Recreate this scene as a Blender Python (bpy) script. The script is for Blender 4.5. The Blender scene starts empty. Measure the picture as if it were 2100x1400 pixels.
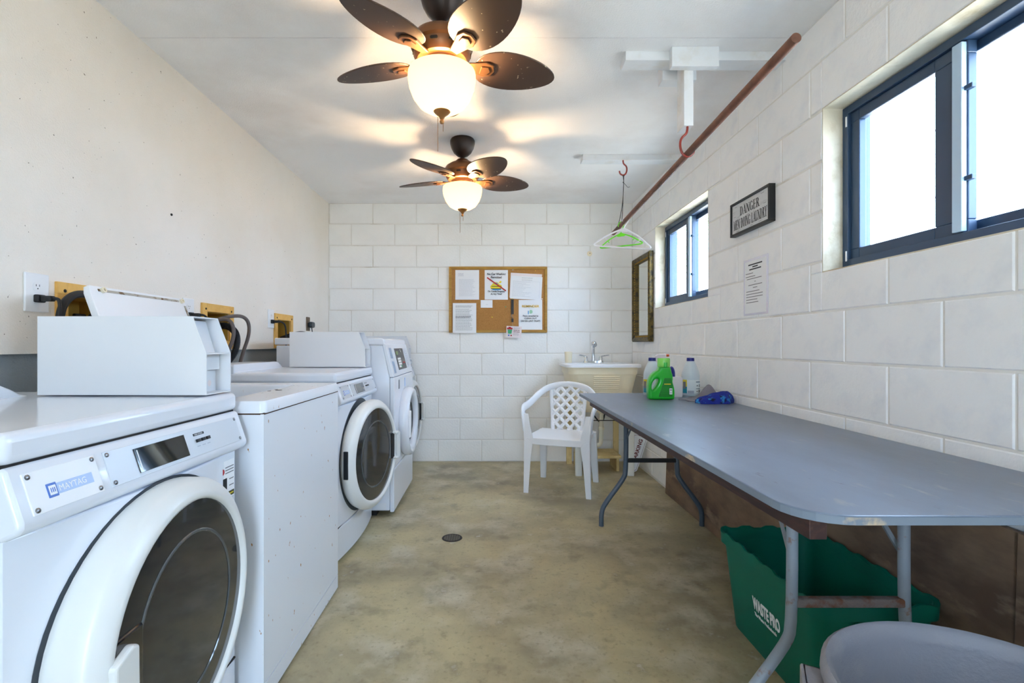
import bpy, bmesh, math, random
from mathutils import Vector, Matrix
random.seed(7)
R = math.radians
PI = math.pi
scene = bpy.context.scene
col = scene.collection

# ------------------------------------------------------------------ camera
CAMH = 1.096
cd = bpy.data.cameras.new('camera')
cam = bpy.data.objects.new('camera', cd); col.objects.link(cam)
cam.location = (0, 0, CAMH); cam.rotation_euler = (R(90), 0, 0)
cd.sensor_fit = 'HORIZONTAL'; cd.sensor_width = 36
cd.lens = 1025 / 2100 * 36
cd.shift_x = 45 / 2100; cd.shift_y = 6 / 2100
cd.clip_start = 0.02; cd.clip_end = 200
scene.camera = cam

# ------------------------------------------------------------------ sky, light, exposure
SKY = 19.0
LAMP = 27.0
world = bpy.data.worlds.new('sky'); scene.world = world; world.use_nodes = True
bg = world.node_tree.nodes['Background']
bg.inputs[0].default_value = (0.55, 0.74, 1.0, 1); bg.inputs[1].default_value = SKY
sd = bpy.data.lights.new('sun', 'SUN'); sd.energy = 100; sd.angle = R(.6); sd.color = (1, .95, .86)
sun = bpy.data.objects.new('sun', sd); col.objects.link(sun)                      # high sun behind the building: it only reaches the paving outside
sun.rotation_euler = Vector((.45, -.5, -.85)).to_track_quat('-Z', 'Y').to_euler()
scene.view_settings.view_transform = 'Standard'
scene.view_settings.look = 'None'
scene.cycles.diffuse_bounces = 8
scene.view_settings.exposure = 0.22
scene.view_settings.gamma = 1.0
scene.view_settings.use_curve_mapping = False

def portal(name, loc, rot, sx, sy):
    l = bpy.data.lights.new(name, 'AREA'); l.shape = 'RECTANGLE'; l.size = sx; l.size_y = sy
    l.cycles.is_portal = True
    o = bpy.data.objects.new(name, l); col.objects.link(o)
    o.location = loc; o.rotation_euler = rot
portal('window_portal', (1.512, 1.52, 1.715), (0, R(90), 0), .66, .98)
portal('window_portal', (1.512, 3.555, 1.715), (0, R(90), 0), .66, .98)
portal('doorway_portal', (-.10, -1.32, 1.03), (R(90), 0, 0), .5, 2.06)

# ------------------------------------------------------------------ materials
def lin(c):
    return tuple(((v / 255) / 12.92 if v / 255 <= .04045 else ((v / 255 + .055) / 1.055) ** 2.4) for v in c)
MATS = {}
def mat(name, c, rough=.5, metal=0, c2=None, nscale=6, nlo=.4, nhi=.6, stretch=None, bump=0, bscale=80,
        trans=0, coat=0, spots=None, emit=None, spec=None):
    if name in MATS: return MATS[name]
    m = bpy.data.materials.new(name); m.use_nodes = True
    nt = m.node_tree; b = nt.nodes['Principled BSDF']
    b.inputs['Base Color'].default_value = (*lin(c), 1)
    b.inputs['Roughness'].default_value = rough; b.inputs['Metallic'].default_value = metal
    if spec is not None: b.inputs['Specular IOR Level'].default_value = spec
    if coat: b.inputs['Coat Weight'].default_value = coat
    tc = nt.nodes.new('ShaderNodeTexCoord'); src = tc.outputs['Object']
    if stretch:
        mp = nt.nodes.new('ShaderNodeMapping'); mp.inputs['Scale'].default_value = stretch
        nt.links.new(src, mp.inputs['Vector']); src = mp.outputs['Vector']
    last = None
    def noise(scale, detail=6, rough_=.6):
        n = nt.nodes.new('ShaderNodeTexNoise'); n.inputs['Scale'].default_value = scale
        n.inputs['Detail'].default_value = detail; n.inputs['Roughness'].default_value = rough_
        nt.links.new(src, n.inputs['Vector']); return n
    def ramp(fac, lo, hi):
        r = nt.nodes.new('ShaderNodeMapRange'); r.inputs['From Min'].default_value = lo; r.inputs['From Max'].default_value = hi
        nt.links.new(fac, r.inputs['Value']); return r.outputs['Result']
    def mix(fac, a, bcol):
        x = nt.nodes.new('ShaderNodeMix'); x.data_type = 'RGBA'
        nt.links.new(fac, x.inputs[0])
        if isinstance(a, tuple): x.inputs[6].default_value = (*a, 1)
        else: nt.links.new(a, x.inputs[6])
        x.inputs[7].default_value = (*bcol, 1)
        return x.outputs[2]
    if c2:
        cs = c2 if isinstance(c2, list) else [(c2, nscale, nlo, nhi)]
        last = lin(c)
        for (cc, sc, lo, hi) in cs:
            last = mix(ramp(noise(sc).outputs['Fac'], lo, hi), last, lin(cc))
        nt.links.new(last, b.inputs['Base Color'])
    if spots:
        for (cc, sc, lo, hi) in spots:
            last = mix(ramp(noise(sc, 2, .5).outputs['Fac'], lo, hi), last if last is not None else lin(c), lin(cc))
        nt.links.new(last, b.inputs['Base Color'])
    if bump:
        bp = nt.nodes.new('ShaderNodeBump'); bp.inputs['Strength'].default_value = bump; bp.inputs['Distance'].default_value = .01
        nt.links.new(noise(bscale, 4).outputs['Fac'], bp.inputs['Height']); nt.links.new(bp.outputs['Normal'], b.inputs['Normal'])
    if trans: b.inputs['Transmission Weight'].default_value = trans
    if emit:
        b.inputs['Emission Color'].default_value = (*lin(emit[0]), 1); b.inputs['Emission Strength'].default_value = emit[1]
    MATS[name] = m
    return m

def mix_shader_mat(name, kinds, fac):
    """two simple BSDFs mixed: kinds = [(node type, colour, rough), ...]"""
    m = bpy.data.materials.new(name); m.use_nodes = True; nt = m.node_tree
    nt.nodes.remove(nt.nodes['Principled BSDF']); out = nt.nodes['Material Output']
    mx = nt.nodes.new('ShaderNodeMixShader'); mx.inputs[0].default_value = fac
    for i, (k, c, r) in enumerate(kinds):
        n = nt.nodes.new('ShaderNodeBsdf' + k); n.inputs['Color'].default_value = (*lin(c), 1)
        if r is not None: n.inputs['Roughness'].default_value = r
        nt.links.new(n.outputs[0], mx.inputs[i + 1])
    nt.links.new(mx.outputs[0], out.inputs[0]); MATS[name] = m
    return m

BLOCK = mat('painted_block', (246, 245, 241), .55, c2=[((238, 237, 233), 2.2, .45, .75)], bump=.25, bscale=60)
BLOCKR = mat('painted_block_streaked', (246, 245, 243), .55, c2=[((234, 235, 237), 9, .5, .8)], stretch=(1, 1, .12), bump=.25, bscale=60)
MORTAR = mat('painted_mortar', (232, 229, 222), .7, c2=[((196, 186, 168), 3, .55, .78)])
REVEAL = mat('plaster_reveal', (214, 204, 182), .8, c2=[((170, 152, 120), 7, .5, .75)], bump=.4, bscale=30)
STUCCO = mat('painted_stucco', (246, 239, 228), .6, c2=[((240, 231, 217), 1.4, .4, .7)], spots=[((120, 105, 85), 85, .755, .77)], bump=.35, bscale=170)
LOWWALL = mat('lower_wall_shade_grey', (150, 158, 160), .6, bump=.5, bscale=120)  # grey has the shade below the ledge painted into it
CEIL = mat('painted_ceiling', (246, 245, 244), .55, c2=[((234, 230, 227), 1.3, .48, .7)], bump=.3, bscale=140)
DARKGAP = mat('dark_gap', (40, 36, 32), .9)
CONCRETE = mat('stained_concrete', (190, 177, 138), .45,
               c2=[((148, 138, 112), 1.6, .40, .62), ((206, 198, 174), 3.1, .5, .72), ((122, 112, 90), 5.5, .56, .76), ((222, 218, 206), 11, .64, .80), ((112, 100, 78), 13, .62, .82), ((140, 128, 100), 45, .55, .78)], bump=.15, bscale=40)
GROUND = mat('outside_paving', (170, 168, 160), .9, c2=[((140, 138, 130), 1, .4, .6)])
WHITE = mat('white_enamel', (229, 233, 240), .22, coat=.3)
WHITER = mat('white_enamel_rusty', (232, 236, 242), .25, coat=.2, stretch=(1, 1, .55), spots=[((176, 120, 52), 50, .715, .74)])
WHITEP = mat('white_plastic', (240, 241, 243), .35)
RINGW = mat('door_ring_plastic', (228, 229, 226), .3)
METERG = mat('coin_box_paint', (226, 228, 231), .4)
PANEL = mat('brushed_panel', (205, 209, 214), .35, metal=.25)
BLACKGL = mat('dark_door_glass', (38, 42, 46), .08, coat=.5)
GLASSIN = mat('inner_door_bowl', (74, 80, 84), .12, coat=.5)
DISPLAY = mat('display_black', (14, 18, 24), .06, coat=1)
BLACKP = mat('black_plastic', (22, 23, 25), .45)
RUBBER = mat('black_rubber', (26, 26, 28), .55)
GREYHOSE = mat('grey_hose', (96, 86, 82), .45)
CHROME = mat('chrome', (225, 228, 230), .08, metal=1)
SCREW = mat('screw_steel', (150, 150, 152), .3, metal=1)
RUSTLINE = mat('rust_line', (70, 48, 30), .9)
BADGEB = mat('badge_blue', (70, 110, 190), .35)
BADGEL = mat('badge_pale_blue', (178, 200, 235), .35)
PRINTW = mat('print_white', (246, 246, 246), .5)
INK = mat('ink_black', (28, 28, 30), .6)
INKG = mat('ink_grey', (120, 120, 122), .6)
INKL = mat('ink_pale_grey', (176, 180, 190), .6)
INKRED = mat('ink_red', (178, 30, 36), .6)
INKBLUE = mat('ink_blue', (60, 150, 200), .6)
INKYEL = mat('ink_yellow', (226, 206, 40), .6)
INKGRN = mat('ink_green', (60, 160, 110), .6)
INKGOLD = mat('ink_gold', (214, 170, 50), .6)
INKBRN = mat('ink_brown', (110, 38, 34), .6)
PAPER = mat('paper', (240, 240, 240), .6)
PAPERPK = mat('paper_pinkish', (236, 224, 222), .6)
SLEEVE = mat('plastic_sleeve', (226, 224, 236), .12, coat=.6)
CORK = mat('cork', (178, 128, 66), .8, c2=[((164, 114, 56), 120, .4, .65)], bump=.3, bscale=200)
OAK = mat('golden_oak', (176, 132, 42), .45, c2=[((150, 106, 26), 8, .4, .7)], stretch=(1, 1, 6))
PLYBOX = mat('yellow_plywood', (232, 184, 98), .6, c2=[((214, 160, 72), 12, .4, .7)])
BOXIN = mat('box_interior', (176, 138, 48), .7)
BRONZE = mat('fan_bronze', (112, 76, 48), .38, metal=.55)
BRONZED = mat('fan_dark_bronze', (48, 38, 34), .4, metal=.4)
BLADE = mat('fan_blade', (70, 51, 40), .5, spots=[((206, 192, 160), 60, .70, .76)])
BRASSFIN = mat('finial_bronze', (150, 106, 58), .35, metal=.6)
COPPERROD = mat('rusty_rod', (118, 76, 58), .6, c2=[((88, 54, 40), 14, .4, .65)])
REDHOOK = mat('red_vinyl', (142, 44, 30), .35)
WIRE = mat('black_wire', (24, 20, 18), .6)
PAINTW = mat('painted_timber', (232, 234, 236), .5, c2=[((214, 208, 196), 5, .55, .8)])
HGREEN = mat('lime_plastic', (110, 232, 30), .35)
HWHITE = mat('hanger_white', (250, 251, 255), .3)
GILT = mat('antique_gilt', (104, 84, 30), .42, metal=.35, c2=[((44, 36, 16), 40, .45, .62)], bump=.6, bscale=90)
GILTB = mat('bright_gilt', (168, 128, 34), .35, metal=.4)
MIRROR = mat('mirror_silver', (235, 238, 236), .02, metal=1)
SLATE = mat('window_frame_blue_grey', (44, 66, 92), .4)
SLATEL = mat('window_interlock', (176, 200, 222), .35)  # pale tone paints in the light this aluminium strip catches
PANE = mix_shader_mat('window_pane', [('Transparent', (250, 252, 255), None), ('Glossy', (255, 255, 255), .02)], .05)
TABLE = mat('grey_table_paint', (114, 127, 146), .32, c2=[((98, 108, 122), 4, .4, .7), ((150, 150, 148), 22, .62, .75), ((84, 88, 96), 34, .66, .74)], stretch=(1, .35, 1))
TABEDGE = mat('table_edge_worn', (120, 132, 146), .5, c2=[((196, 176, 148), 9, .58, .66)])
RAIL = mat('dark_red_wood', (58, 34, 30), .6, c2=[((84, 52, 40), 8, .5, .7)], stretch=(6, 1, 6))
LEGPAINT = mat('leg_blue_grey_paint', (78, 90, 102), .45)
LEGRUST = mat('leg_worn_paint', (140, 148, 156), .5, c2=[((128, 88, 60), 14, .56, .64)])
BARRUST = mat('rusted_bar', (128, 116, 112), .8, c2=[((122, 80, 56), 22, .45, .6)], bump=.8, bscale=60)
BROWNPLY = mat('weathered_plywood', (152, 124, 98), .7, c2=[((98, 76, 60), 3.5, .4, .62), ((168, 144, 120), 8, .58, .76)], stretch=(1, .4, 1))
BINGREEN = mat('bin_green', (0, 104, 84), .5, spec=.25)
CANGREY = mat('can_grey', (144, 145, 154), .5, c2=[((154, 153, 158), 10, .5, .7)], bump=.2, bscale=90)
JUG = mat('green_jug', (20, 176, 34), .28, coat=.3)
JUGLAB = mat('green_label', (16, 120, 30), .3)
JUGCAP = mat('lime_cap', (132, 214, 90), .25, coat=.3)
BLEACH = mat('white_bottle', (206, 216, 222), .3, coat=.2)
BLUECAP = mat('blue_cap', (24, 30, 120), .35)
TEAL = mat('label_teal', (30, 140, 160), .5)
LABELW = mat('label_white', (226, 232, 232), .5)
DTEAL = mat('label_dark', (40, 90, 104), .5)
ORANGE = mat('orange_nozzle', (206, 92, 30), .4)
PALEPINK = mat('pale_bottle', (226, 216, 216), .4)
CLOTHG = mat('grey_cloth', (134, 130, 138), .9, bump=.5, bscale=200)
CLOTHB = mat('blue_sock', (20, 40, 140), .9, c2=[((44, 130, 196), 26, .56, .6), ((10, 12, 44), 34, .56, .62)], bump=.5, bscale=200)
CREAM = mat('cream_plastic', (240, 228, 198), .4)
CREAMY = mat('cream_wood', (226, 204, 146), .6, c2=[((196, 168, 104), 7, .45, .7)])
PVC = mat('white_pipe', (232, 224, 200), .4)
IRON = mat('cast_iron', (52, 48, 44), .6, metal=.4)
OUTLETW = mat('outlet_white', (240, 240, 240), .3)
OUTLETB = mat('outlet_brown', (120, 96, 72), .5)
BRASS = mat('brass', (190, 150, 70), .3, metal=.8)
LEAF = mat('palm_leaf', (120, 150, 90), .6)
BARK = mat('palm_trunk', (130, 112, 92), .9)
SIDING = mat('neighbour_wall', (236, 232, 222), .9)
ROOFM = mat('neighbour_roof', (150, 120, 104), .9)
BOWL = None
def bowl_mat():
    m = bpy.data.materials.new('alabaster_glass'); m.use_nodes = True; nt = m.node_tree
    nt.nodes.remove(nt.nodes['Principled BSDF']); out = nt.nodes['Material Output']
    tr = nt.nodes.new('ShaderNodeBsdfTranslucent'); tr.inputs[0].default_value = (.085, .064, .036, 1)
    df = nt.nodes.new('ShaderNodeBsdfDiffuse'); df.inputs[0].default_value = (*lin((214, 190, 150)), 1)
    mx = nt.nodes.new('ShaderNodeMixShader'); mx.inputs[0].default_value = .35
    em = nt.nodes.new('ShaderNodeEmission'); em.inputs[0].default_value = (*lin((255, 214, 150)), 1); em.inputs[1].default_value = .8
    ad = nt.nodes.new('ShaderNodeAddShader')
    nt.links.new(tr.outputs[0], mx.inputs[1]); nt.links.new(df.outputs[0], mx.inputs[2])
    nt.links.new(mx.outputs[0], ad.inputs[0]); nt.links.new(em.outputs[0], ad.inputs[1]); nt.links.new(ad.outputs[0], out.inputs[0])
    return m
BOWL = bowl_mat()

# ------------------------------------------------------------------ mesh helpers
class MB:
    def __init__(s): s.v = []; s.f = []
    def add(s, vs, fs):
        n = len(s.v); s.v += [tuple(v) for v in vs]; s.f += [tuple(i + n for i in f) for f in fs]; return s
    def box(s, x0, x1, y0, y1, z0, z1):
        if x0 > x1: x0, x1 = x1, x0
        if y0 > y1: y0, y1 = y1, y0
        if z0 > z1: z0, z1 = z1, z0
        return s.add([(x0, y0, z0), (x1, y0, z0), (x1, y1, z0), (x0, y1, z0), (x0, y0, z1), (x1, y0, z1), (x1, y1, z1), (x0, y1, z1)],
                     [(0, 3, 2, 1), (4, 5, 6, 7), (0, 1, 5, 4), (1, 2, 6, 5), (2, 3, 7, 6), (3, 0, 4, 7)])
    def prism(s, poly, a0, a1, axis):
        """poly of 2-D points, extruded along axis 'x' (poly = y,z), 'y' (x,z) or 'z' (x,y)"""
        def P(p, a): return {'x': (a, p[0], p[1]), 'y': (p[0], a, p[1]), 'z': (p[0], p[1], a)}[axis]
        n = len(poly)
        ar = sum(poly[i][0] * poly[(i + 1) % n][1] - poly[(i + 1) % n][0] * poly[i][1] for i in range(n))
        if (ar < 0) != (axis == 'y'): poly = poly[::-1]
        vs = [P(p, a0) for p in poly] + [P(p, a1) for p in poly]
        fs = [tuple(range(n - 1, -1, -1)), tuple(range(n, 2 * n))] + [(i, (i + 1) % n, n + (i + 1) % n, n + i) for i in range(n)]
        return s.add(vs, fs)
    def lathe(s, prof, n=32, axis='z', c=(0, 0, 0), close=False, cap=True):
        """prof = [(radius, height)]"""
        vs = []; fs = []
        for (r, h) in prof:
            for k in range(n):
                a = 2 * PI * k / n; ca, sa = r * math.cos(a), r * math.sin(a)
                p = {'z': (ca, sa, h), 'x': (h, ca, sa), 'y': (sa, h, ca)}[axis]
                vs.append((p[0] + c[0], p[1] + c[1], p[2] + c[2]))
        m = len(prof)
        for j in range(m if close else m - 1):
            j2 = (j + 1) % m
            for k in range(n):
                k2 = (k + 1) % n
                fs.append((j * n + k, j * n + k2, j2 * n + k2, j2 * n + k))
        if not close and cap:
            if prof[0][0] > 0: fs.append(tuple(range(n - 1, -1, -1)))
            if prof[-1][0] > 0: fs.append(tuple((m - 1) * n + k for k in range(n)))
        return s.add(vs, fs)
    def loops(s, loops, cap0=False, cap1=False):
        n = len(loops[0]); vs = [p for l in loops for p in l]; fs = []
        for j in range(len(loops) - 1):
            for k in range(n):
                k2 = (k + 1) % n; fs.append((j * n + k, j * n + k2, (j + 1) * n + k2, (j + 1) * n + k))
        if cap0: fs.append(tuple(range(n - 1, -1, -1)))
        if cap1: fs.append(tuple((len(loops) - 1) * n + k for k in range(n)))
        return s.add(vs, fs)
    def tube(s, pts, r, n=8, smooth=0, sec=None, up=(0, 0, 1)):
        """sweep a round (or sec = (half width, half height)) section along pts; r may be a list"""
        P = [Vector(p) for p in pts]
        rs = list(r) if isinstance(r, (list, tuple)) else [r] * len(P)
        for _ in range(smooth):
            Q = [P[0]]; q = [rs[0]]
            for i in range(len(P) - 1):
                Q += [P[i] * .75 + P[i + 1] * .25, P[i] * .25 + P[i + 1] * .75]
                q += [rs[i] * .75 + rs[i + 1] * .25, rs[i] * .25 + rs[i + 1] * .75]
            P = Q + [P[-1]]; rs = q + [rs[-1]]
        lps = []; prev = None
        for i, p in enumerate(P):
            t = (P[min(i + 1, len(P) - 1)] - P[max(i - 1, 0)]).normalized()
            if prev is None:
                u = Vector(up) if abs(t.dot(Vector(up))) < .95 else Vector((1, 0, 0))
                a = (u - t * u.dot(t)).normalized()
            else: a = (prev - t * prev.dot(t)).normalized()
            prev = a; b = t.cross(a)
            sa, sb = (rs[i] * sec[1], rs[i] * sec[0]) if sec else (rs[i], rs[i])
            lps.append([tuple(p + a * sa * math.cos(2 * PI * k / n) + b * sb * math.sin(2 * PI * k / n)) for k in range(n)])
        return s.loops(lps, True, True)
    def quad(s, o, u, v, w, h):
        o = Vector(o); u = Vector(u); v = Vector(v)
        return s.add([o, o + u * w, o + u * w + v * h, o + v * h], [(0, 1, 2, 3)])
    def xf(s, M):
        s.v = [tuple(M @ Vector(p)) for p in s.v]; return s
    def build(s, name, m, parent=None, smooth=False, bevel=0, seg=2, ang=35):
        me = bpy.data.meshes.new(name); me.from_pydata(s.v, [], s.f); me.validate(); me.update()
        bm = bmesh.new(); bm.from_mesh(me); bmesh.ops.recalc_face_normals(bm, faces=bm.faces); bm.to_mesh(me); bm.free()
        if smooth:
            me.polygons.foreach_set('use_smooth', [True] * len(me.polygons)); me.set_sharp_from_angle(angle=R(ang))
        me.materials.append(m)
        o = bpy.data.objects.new(name, me); col.objects.link(o)
        if parent is not None: o.parent = parent
        if bevel:
            bv = o.modifiers.new('bevel', 'BEVEL'); bv.width = bevel; bv.segments = seg; bv.limit_method = 'ANGLE'; bv.angle_limit = R(40)
        return o

def tag(o, label=None, cat=None, group=None, kind=None):
    if label: o['label'] = label
    if cat: o['category'] = cat
    if group: o['group'] = group
    if kind: o['kind'] = kind
    return o
def thing(name, label, cat, loc=(0, 0, 0), rz=0, group=None):
    o = bpy.data.objects.new(name, None); col.objects.link(o); o.location = loc; o.rotation_euler = (0, 0, rz)
    o.empty_display_size = .05
    return tag(o, label, cat, group)
def setting(name, loc=(0, 0, 0)):
    o = bpy.data.objects.new(name, None); col.objects.link(o); o.location = loc; o['kind'] = 'structure'; return o
def rrect(cx, cy, hx, hy, r, z, n=5):
    pts = []
    for (sx, sy, a0) in ((1, 1, 0), (-1, 1, 90), (-1, -1, 180), (1, -1, 270)):
        for k in range(n + 1):
            a = R(a0 + 90 * k / n); pts.append((cx + sx * (hx - r) + r * math.cos(a), cy + sy * (hy - r) + r * math.sin(a), z))
    return pts
def rpoly(hx, hy, r, cx=0, cy=0, n=5): return [p[:2] for p in rrect(cx, cy, hx, hy, r, 0, n)]
def text(s, size, m, parent, o, u, v, name='lettering', align='LEFT', sx=1.0, depth=.0006, bold=0):
    cu = bpy.data.curves.new('t', 'FONT'); cu.body = s; cu.size = size; cu.align_x = align; cu.extrude = depth; cu.offset = bold
    cu.resolution_u = 3
    to = bpy.data.objects.new('t', cu); col.objects.link(to)
    bpy.context.view_layer.update()
    me = bpy.data.meshes.new_from_object(to.evaluated_get(bpy.context.evaluated_depsgraph_get()))
    bpy.data.objects.remove(to); bpy.data.curves.remove(cu)
    o = Vector(o); u = Vector(u); v = Vector(v); w = u.cross(v)
    for p in me.vertices: p.co = o + u * p.co.x * sx + v * p.co.y + w * p.co.z
    me.name = name; me.materials.clear(); me.materials.append(m)
    ob = bpy.data.objects.new(name, me); col.objects.link(ob); ob.parent = parent
    return ob
def curve_solid(name, splines, depth, bevel, m, parent, o, u, v, res=3):
    """a filled 2-D outline (first spline outer, others holes) with rounded thickness, placed on the plane o, u, v"""
    cu = bpy.data.curves.new('c', 'CURVE'); cu.dimensions = '2D'; cu.fill_mode = 'BOTH'
    cu.extrude = depth; cu.bevel_depth = bevel; cu.offset = -bevel; cu.bevel_resolution = 3; cu.resolution_u = res
    for pts in splines:
        sp = cu.splines.new('POLY'); sp.points.add(len(pts) - 1); sp.use_cyclic_u = True
        for p, q in zip(sp.points, pts): p.co = (q[0], q[1], 0, 1)
    to = bpy.data.objects.new('c', cu); col.objects.link(to); bpy.context.view_layer.update()
    me = bpy.data.meshes.new_from_object(to.evaluated_get(bpy.context.evaluated_depsgraph_get()))
    bpy.data.objects.remove(to); bpy.data.curves.remove(cu)
    o = Vector(o); u = Vector(u); v = Vector(v); w = u.cross(v)
    for p in me.vertices: p.co = o + u * p.co.x + v * p.co.y + w * p.co.z
    me.name = name; me.materials.clear(); me.materials.append(m)
    me.polygons.foreach_set('use_smooth', [True] * len(me.polygons)); me.set_sharp_from_angle(angle=R(50))
    ob = bpy.data.objects.new(name, me); col.objects.link(ob); ob.parent = parent
    return ob
def smooth_closed(pts, it=3):
    for _ in range(it):
        q = []
        for i in range(len(pts)):
            a, b = pts[i], pts[(i + 1) % len(pts)]
            q += [(a[0] * .75 + b[0] * .25, a[1] * .75 + b[1] * .25), (a[0] * .25 + b[0] * .75, a[1] * .25 + b[1] * .75)]
        pts = q
    return pts

# ------------------------------------------------------------------ the room
XL, XR, YB, YF, ZC = -1.513, 1.333, 4.68, -1.3, 2.416
MB().box(XL - .2, XR + .2, YF - .2, YB + .2, -.2, 0).build('floor', CONCRETE)['kind'] = 'structure'
MB().box(-40, 40, -40, 40, -.5, -.21).build('ground', GROUND)['kind'] = 'structure'
cl = setting('ceiling', (0, 0, ZC))
MB().box(XL - .2, XR + .2, YF - .2, YB + .2, .012, .15).build('ceiling_backing', DARKGAP, cl)
MB().box(XL - .01, XR + .2, YF - .2, 2.152, 0, .0118).build('ceiling_panel', CEIL, cl)
MB().box(XL - .01, XR + .2, 2.156, YB + .2, 0, .0118).build('ceiling_panel', CEIL, cl)

def holed(u0, u1, v0, v1, holes):
    us = sorted({u0, u1, *[h[i] for h in holes for i in (0, 1)]}); vs = sorted({v0, v1, *[h[i] for h in holes for i in (2, 3)]})
    for i in range(len(us) - 1):
        for j in range(len(vs) - 1):
            cu_, cv = (us[i] + us[i + 1]) / 2, (vs[j] + vs[j + 1]) / 2
            if not any(h[0] < cu_ < h[1] and h[2] < cv < h[3] for h in holes): yield us[i], us[i + 1], vs[j], vs[j + 1]

# left wall: stucco panel above a ledge, recessed wall below in a shade grey
LB = [(1.735, 2.055), (2.611, 2.931), (3.493, 3.813)]           # yellow boxes, along Y
wl = setting('wall_left')
m = MB()
for (a, b, c, d) in holed(YF, YB, 1.065, ZC + .01, [(y0 + .045, y1 - .045, 1.115, 1.272) for y0, y1 in LB]): m.box(XL - .16, XL, a, b, c, d)
m.build('stucco_panel', STUCCO, wl)
MB().box(XL - .2, XL - .022, YF, YB, 0, 1.066).build('lower_wall', LOWWALL, wl)
MB().box(XL - .2, XL - .161, YF, YB, 1.066, ZC).build('wall_backing', DARKGAP, wl)

# block walls
def block_mesh(w, h, ca={}):
    k = (round(w, 3), round(h, 3))
    if k not in ca:
        d, b = .02, .0035; hw, hh = w / 2, h / 2
        vs = []
        for (e, z) in ((0, -d), (0, -b), (b, 0)):
            vs += [(-hw + e, -hh + e, z), (hw - e, -hh + e, z), (hw - e, hh - e, z), (-hw + e, hh - e, z)]
        fs = [(8, 9, 10, 11)]
        for j in (0, 4):
            fs += [(j + i, j + (i + 1) % 4, j + 4 + (i + 1) % 4, j + 4 + i) for i in range(4)]
        me = bpy.data.meshes.new('block'); me.from_pydata(vs, [], fs); me.update()
        ca[k] = me
    return ca[k]
def lay_blocks(parent, u0, u1, zoff, phase, holes, place, m, BW=.4068, CH=.2021, J=.008):
    for k in range(-1, 13):
        z0, z1 = max(0, k * CH + zoff), min(ZC, (k + 1) * CH + zoff)
        if z1 - z0 < .02: continue
        off = phase + (BW / 2 if k % 2 else 0)
        n0 = math.floor((u0 - off) / BW); n1 = math.ceil((u1 - off) / BW)
        for n in range(n0, n1):
            a, b = max(u0, off + n * BW), min(u1, off + (n + 1) * BW)
            if b - a < .03: continue
            for (p, q, r_, s_) in holed(a, b, z0, z1, [(max(h[0], a), min(h[1], b), max(h[2], z0), min(h[3], z1)) for h in holes
                                                       if h[0] < b and h[1] > a and h[2] < z1 and h[3] > z0]):
                j0 = J / 2 if p == a else 0; j1 = J / 2 if q == b else 0
                k0 = J / 2 if r_ == z0 else 0; k1 = J / 2 if s_ == z1 else 0
                w, h = q - p - j0 - j1, s_ - r_ - k0 - k1
                if w < .012 or h < .012: continue
                me = block_mesh(w, h)
                if not me.materials: me.materials.append(m)
                o = bpy.data.objects.new('block', me); col.objects.link(o); o.parent = parent
                if me.materials[0] != m: o.material_slots[0].link = 'OBJECT'; o.material_slots[0].material = m
                place(o, (p + j0 + q - j1) / 2, (r_ + k0 + s_ - k1) / 2)
wb = setting('wall_back')
MB().box(XL - .2, XR + .2, YB + .004, YB + .2, 0, ZC).build('mortar_backing', MORTAR, wb)
def pb(o, u, z): o.location = (u, YB, z); o.rotation_euler = (R(90), 0, 0)
lay_blocks(wb, XL, XR, 0, -1.301, [], pb, BLOCK)
WIN = [(1.03, 2.01), (3.06, 4.045)]
WZ0, WZ1 = 1.385, 2.045
wr = setting('wall_right')
m = MB()
for (a, b, c, d) in holed(YF, YB, 0, ZC, [(y0, y1, WZ0, WZ1) for y0, y1 in WIN]): m.box(XR + .004, XR + .174, a, b, c, d)
m.build('mortar_backing', MORTAR, wr)
def pr(o, u, z): o.location = (XR, u, z); o.rotation_euler = Matrix(((0, 0, -1), (-1, 0, 0), (0, 1, 0))).to_euler()
lay_blocks(wr, YF, YB, .015, 1.472 + .2034, [(y0, y1, WZ0, WZ1) for y0, y1 in WIN], pr, BLOCKR)
m = MB()
for y0, y1 in WIN:   # plaster lining of the two openings
    m.box(XR + .003, XR + .174, y0 - .001, y0 + .004, WZ0, WZ1); m.box(XR + .003, XR + .174, y1 - .004, y1 + .001, WZ0, WZ1)
    m.box(XR + .003, XR + .174, y0, y1, WZ1 - .004, WZ1 + .001); m.box(XR + .003, XR + .174, y0, y1, WZ0 - .001, WZ0 + .004)
m.build('window_lining', REVEAL, wr)
# unseen wall behind the camera, its doorway placed and narrowed to balance daylight
m = MB()
for (a, b, c, d) in holed(XL - .2, XR + .2, 0, ZC, [(-.35, .15, 0, 2.06)]): m.box(a, b, YF - .2, YF, c, d)
m.build('wall_front', BLOCK)['kind'] = 'structure'

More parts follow.
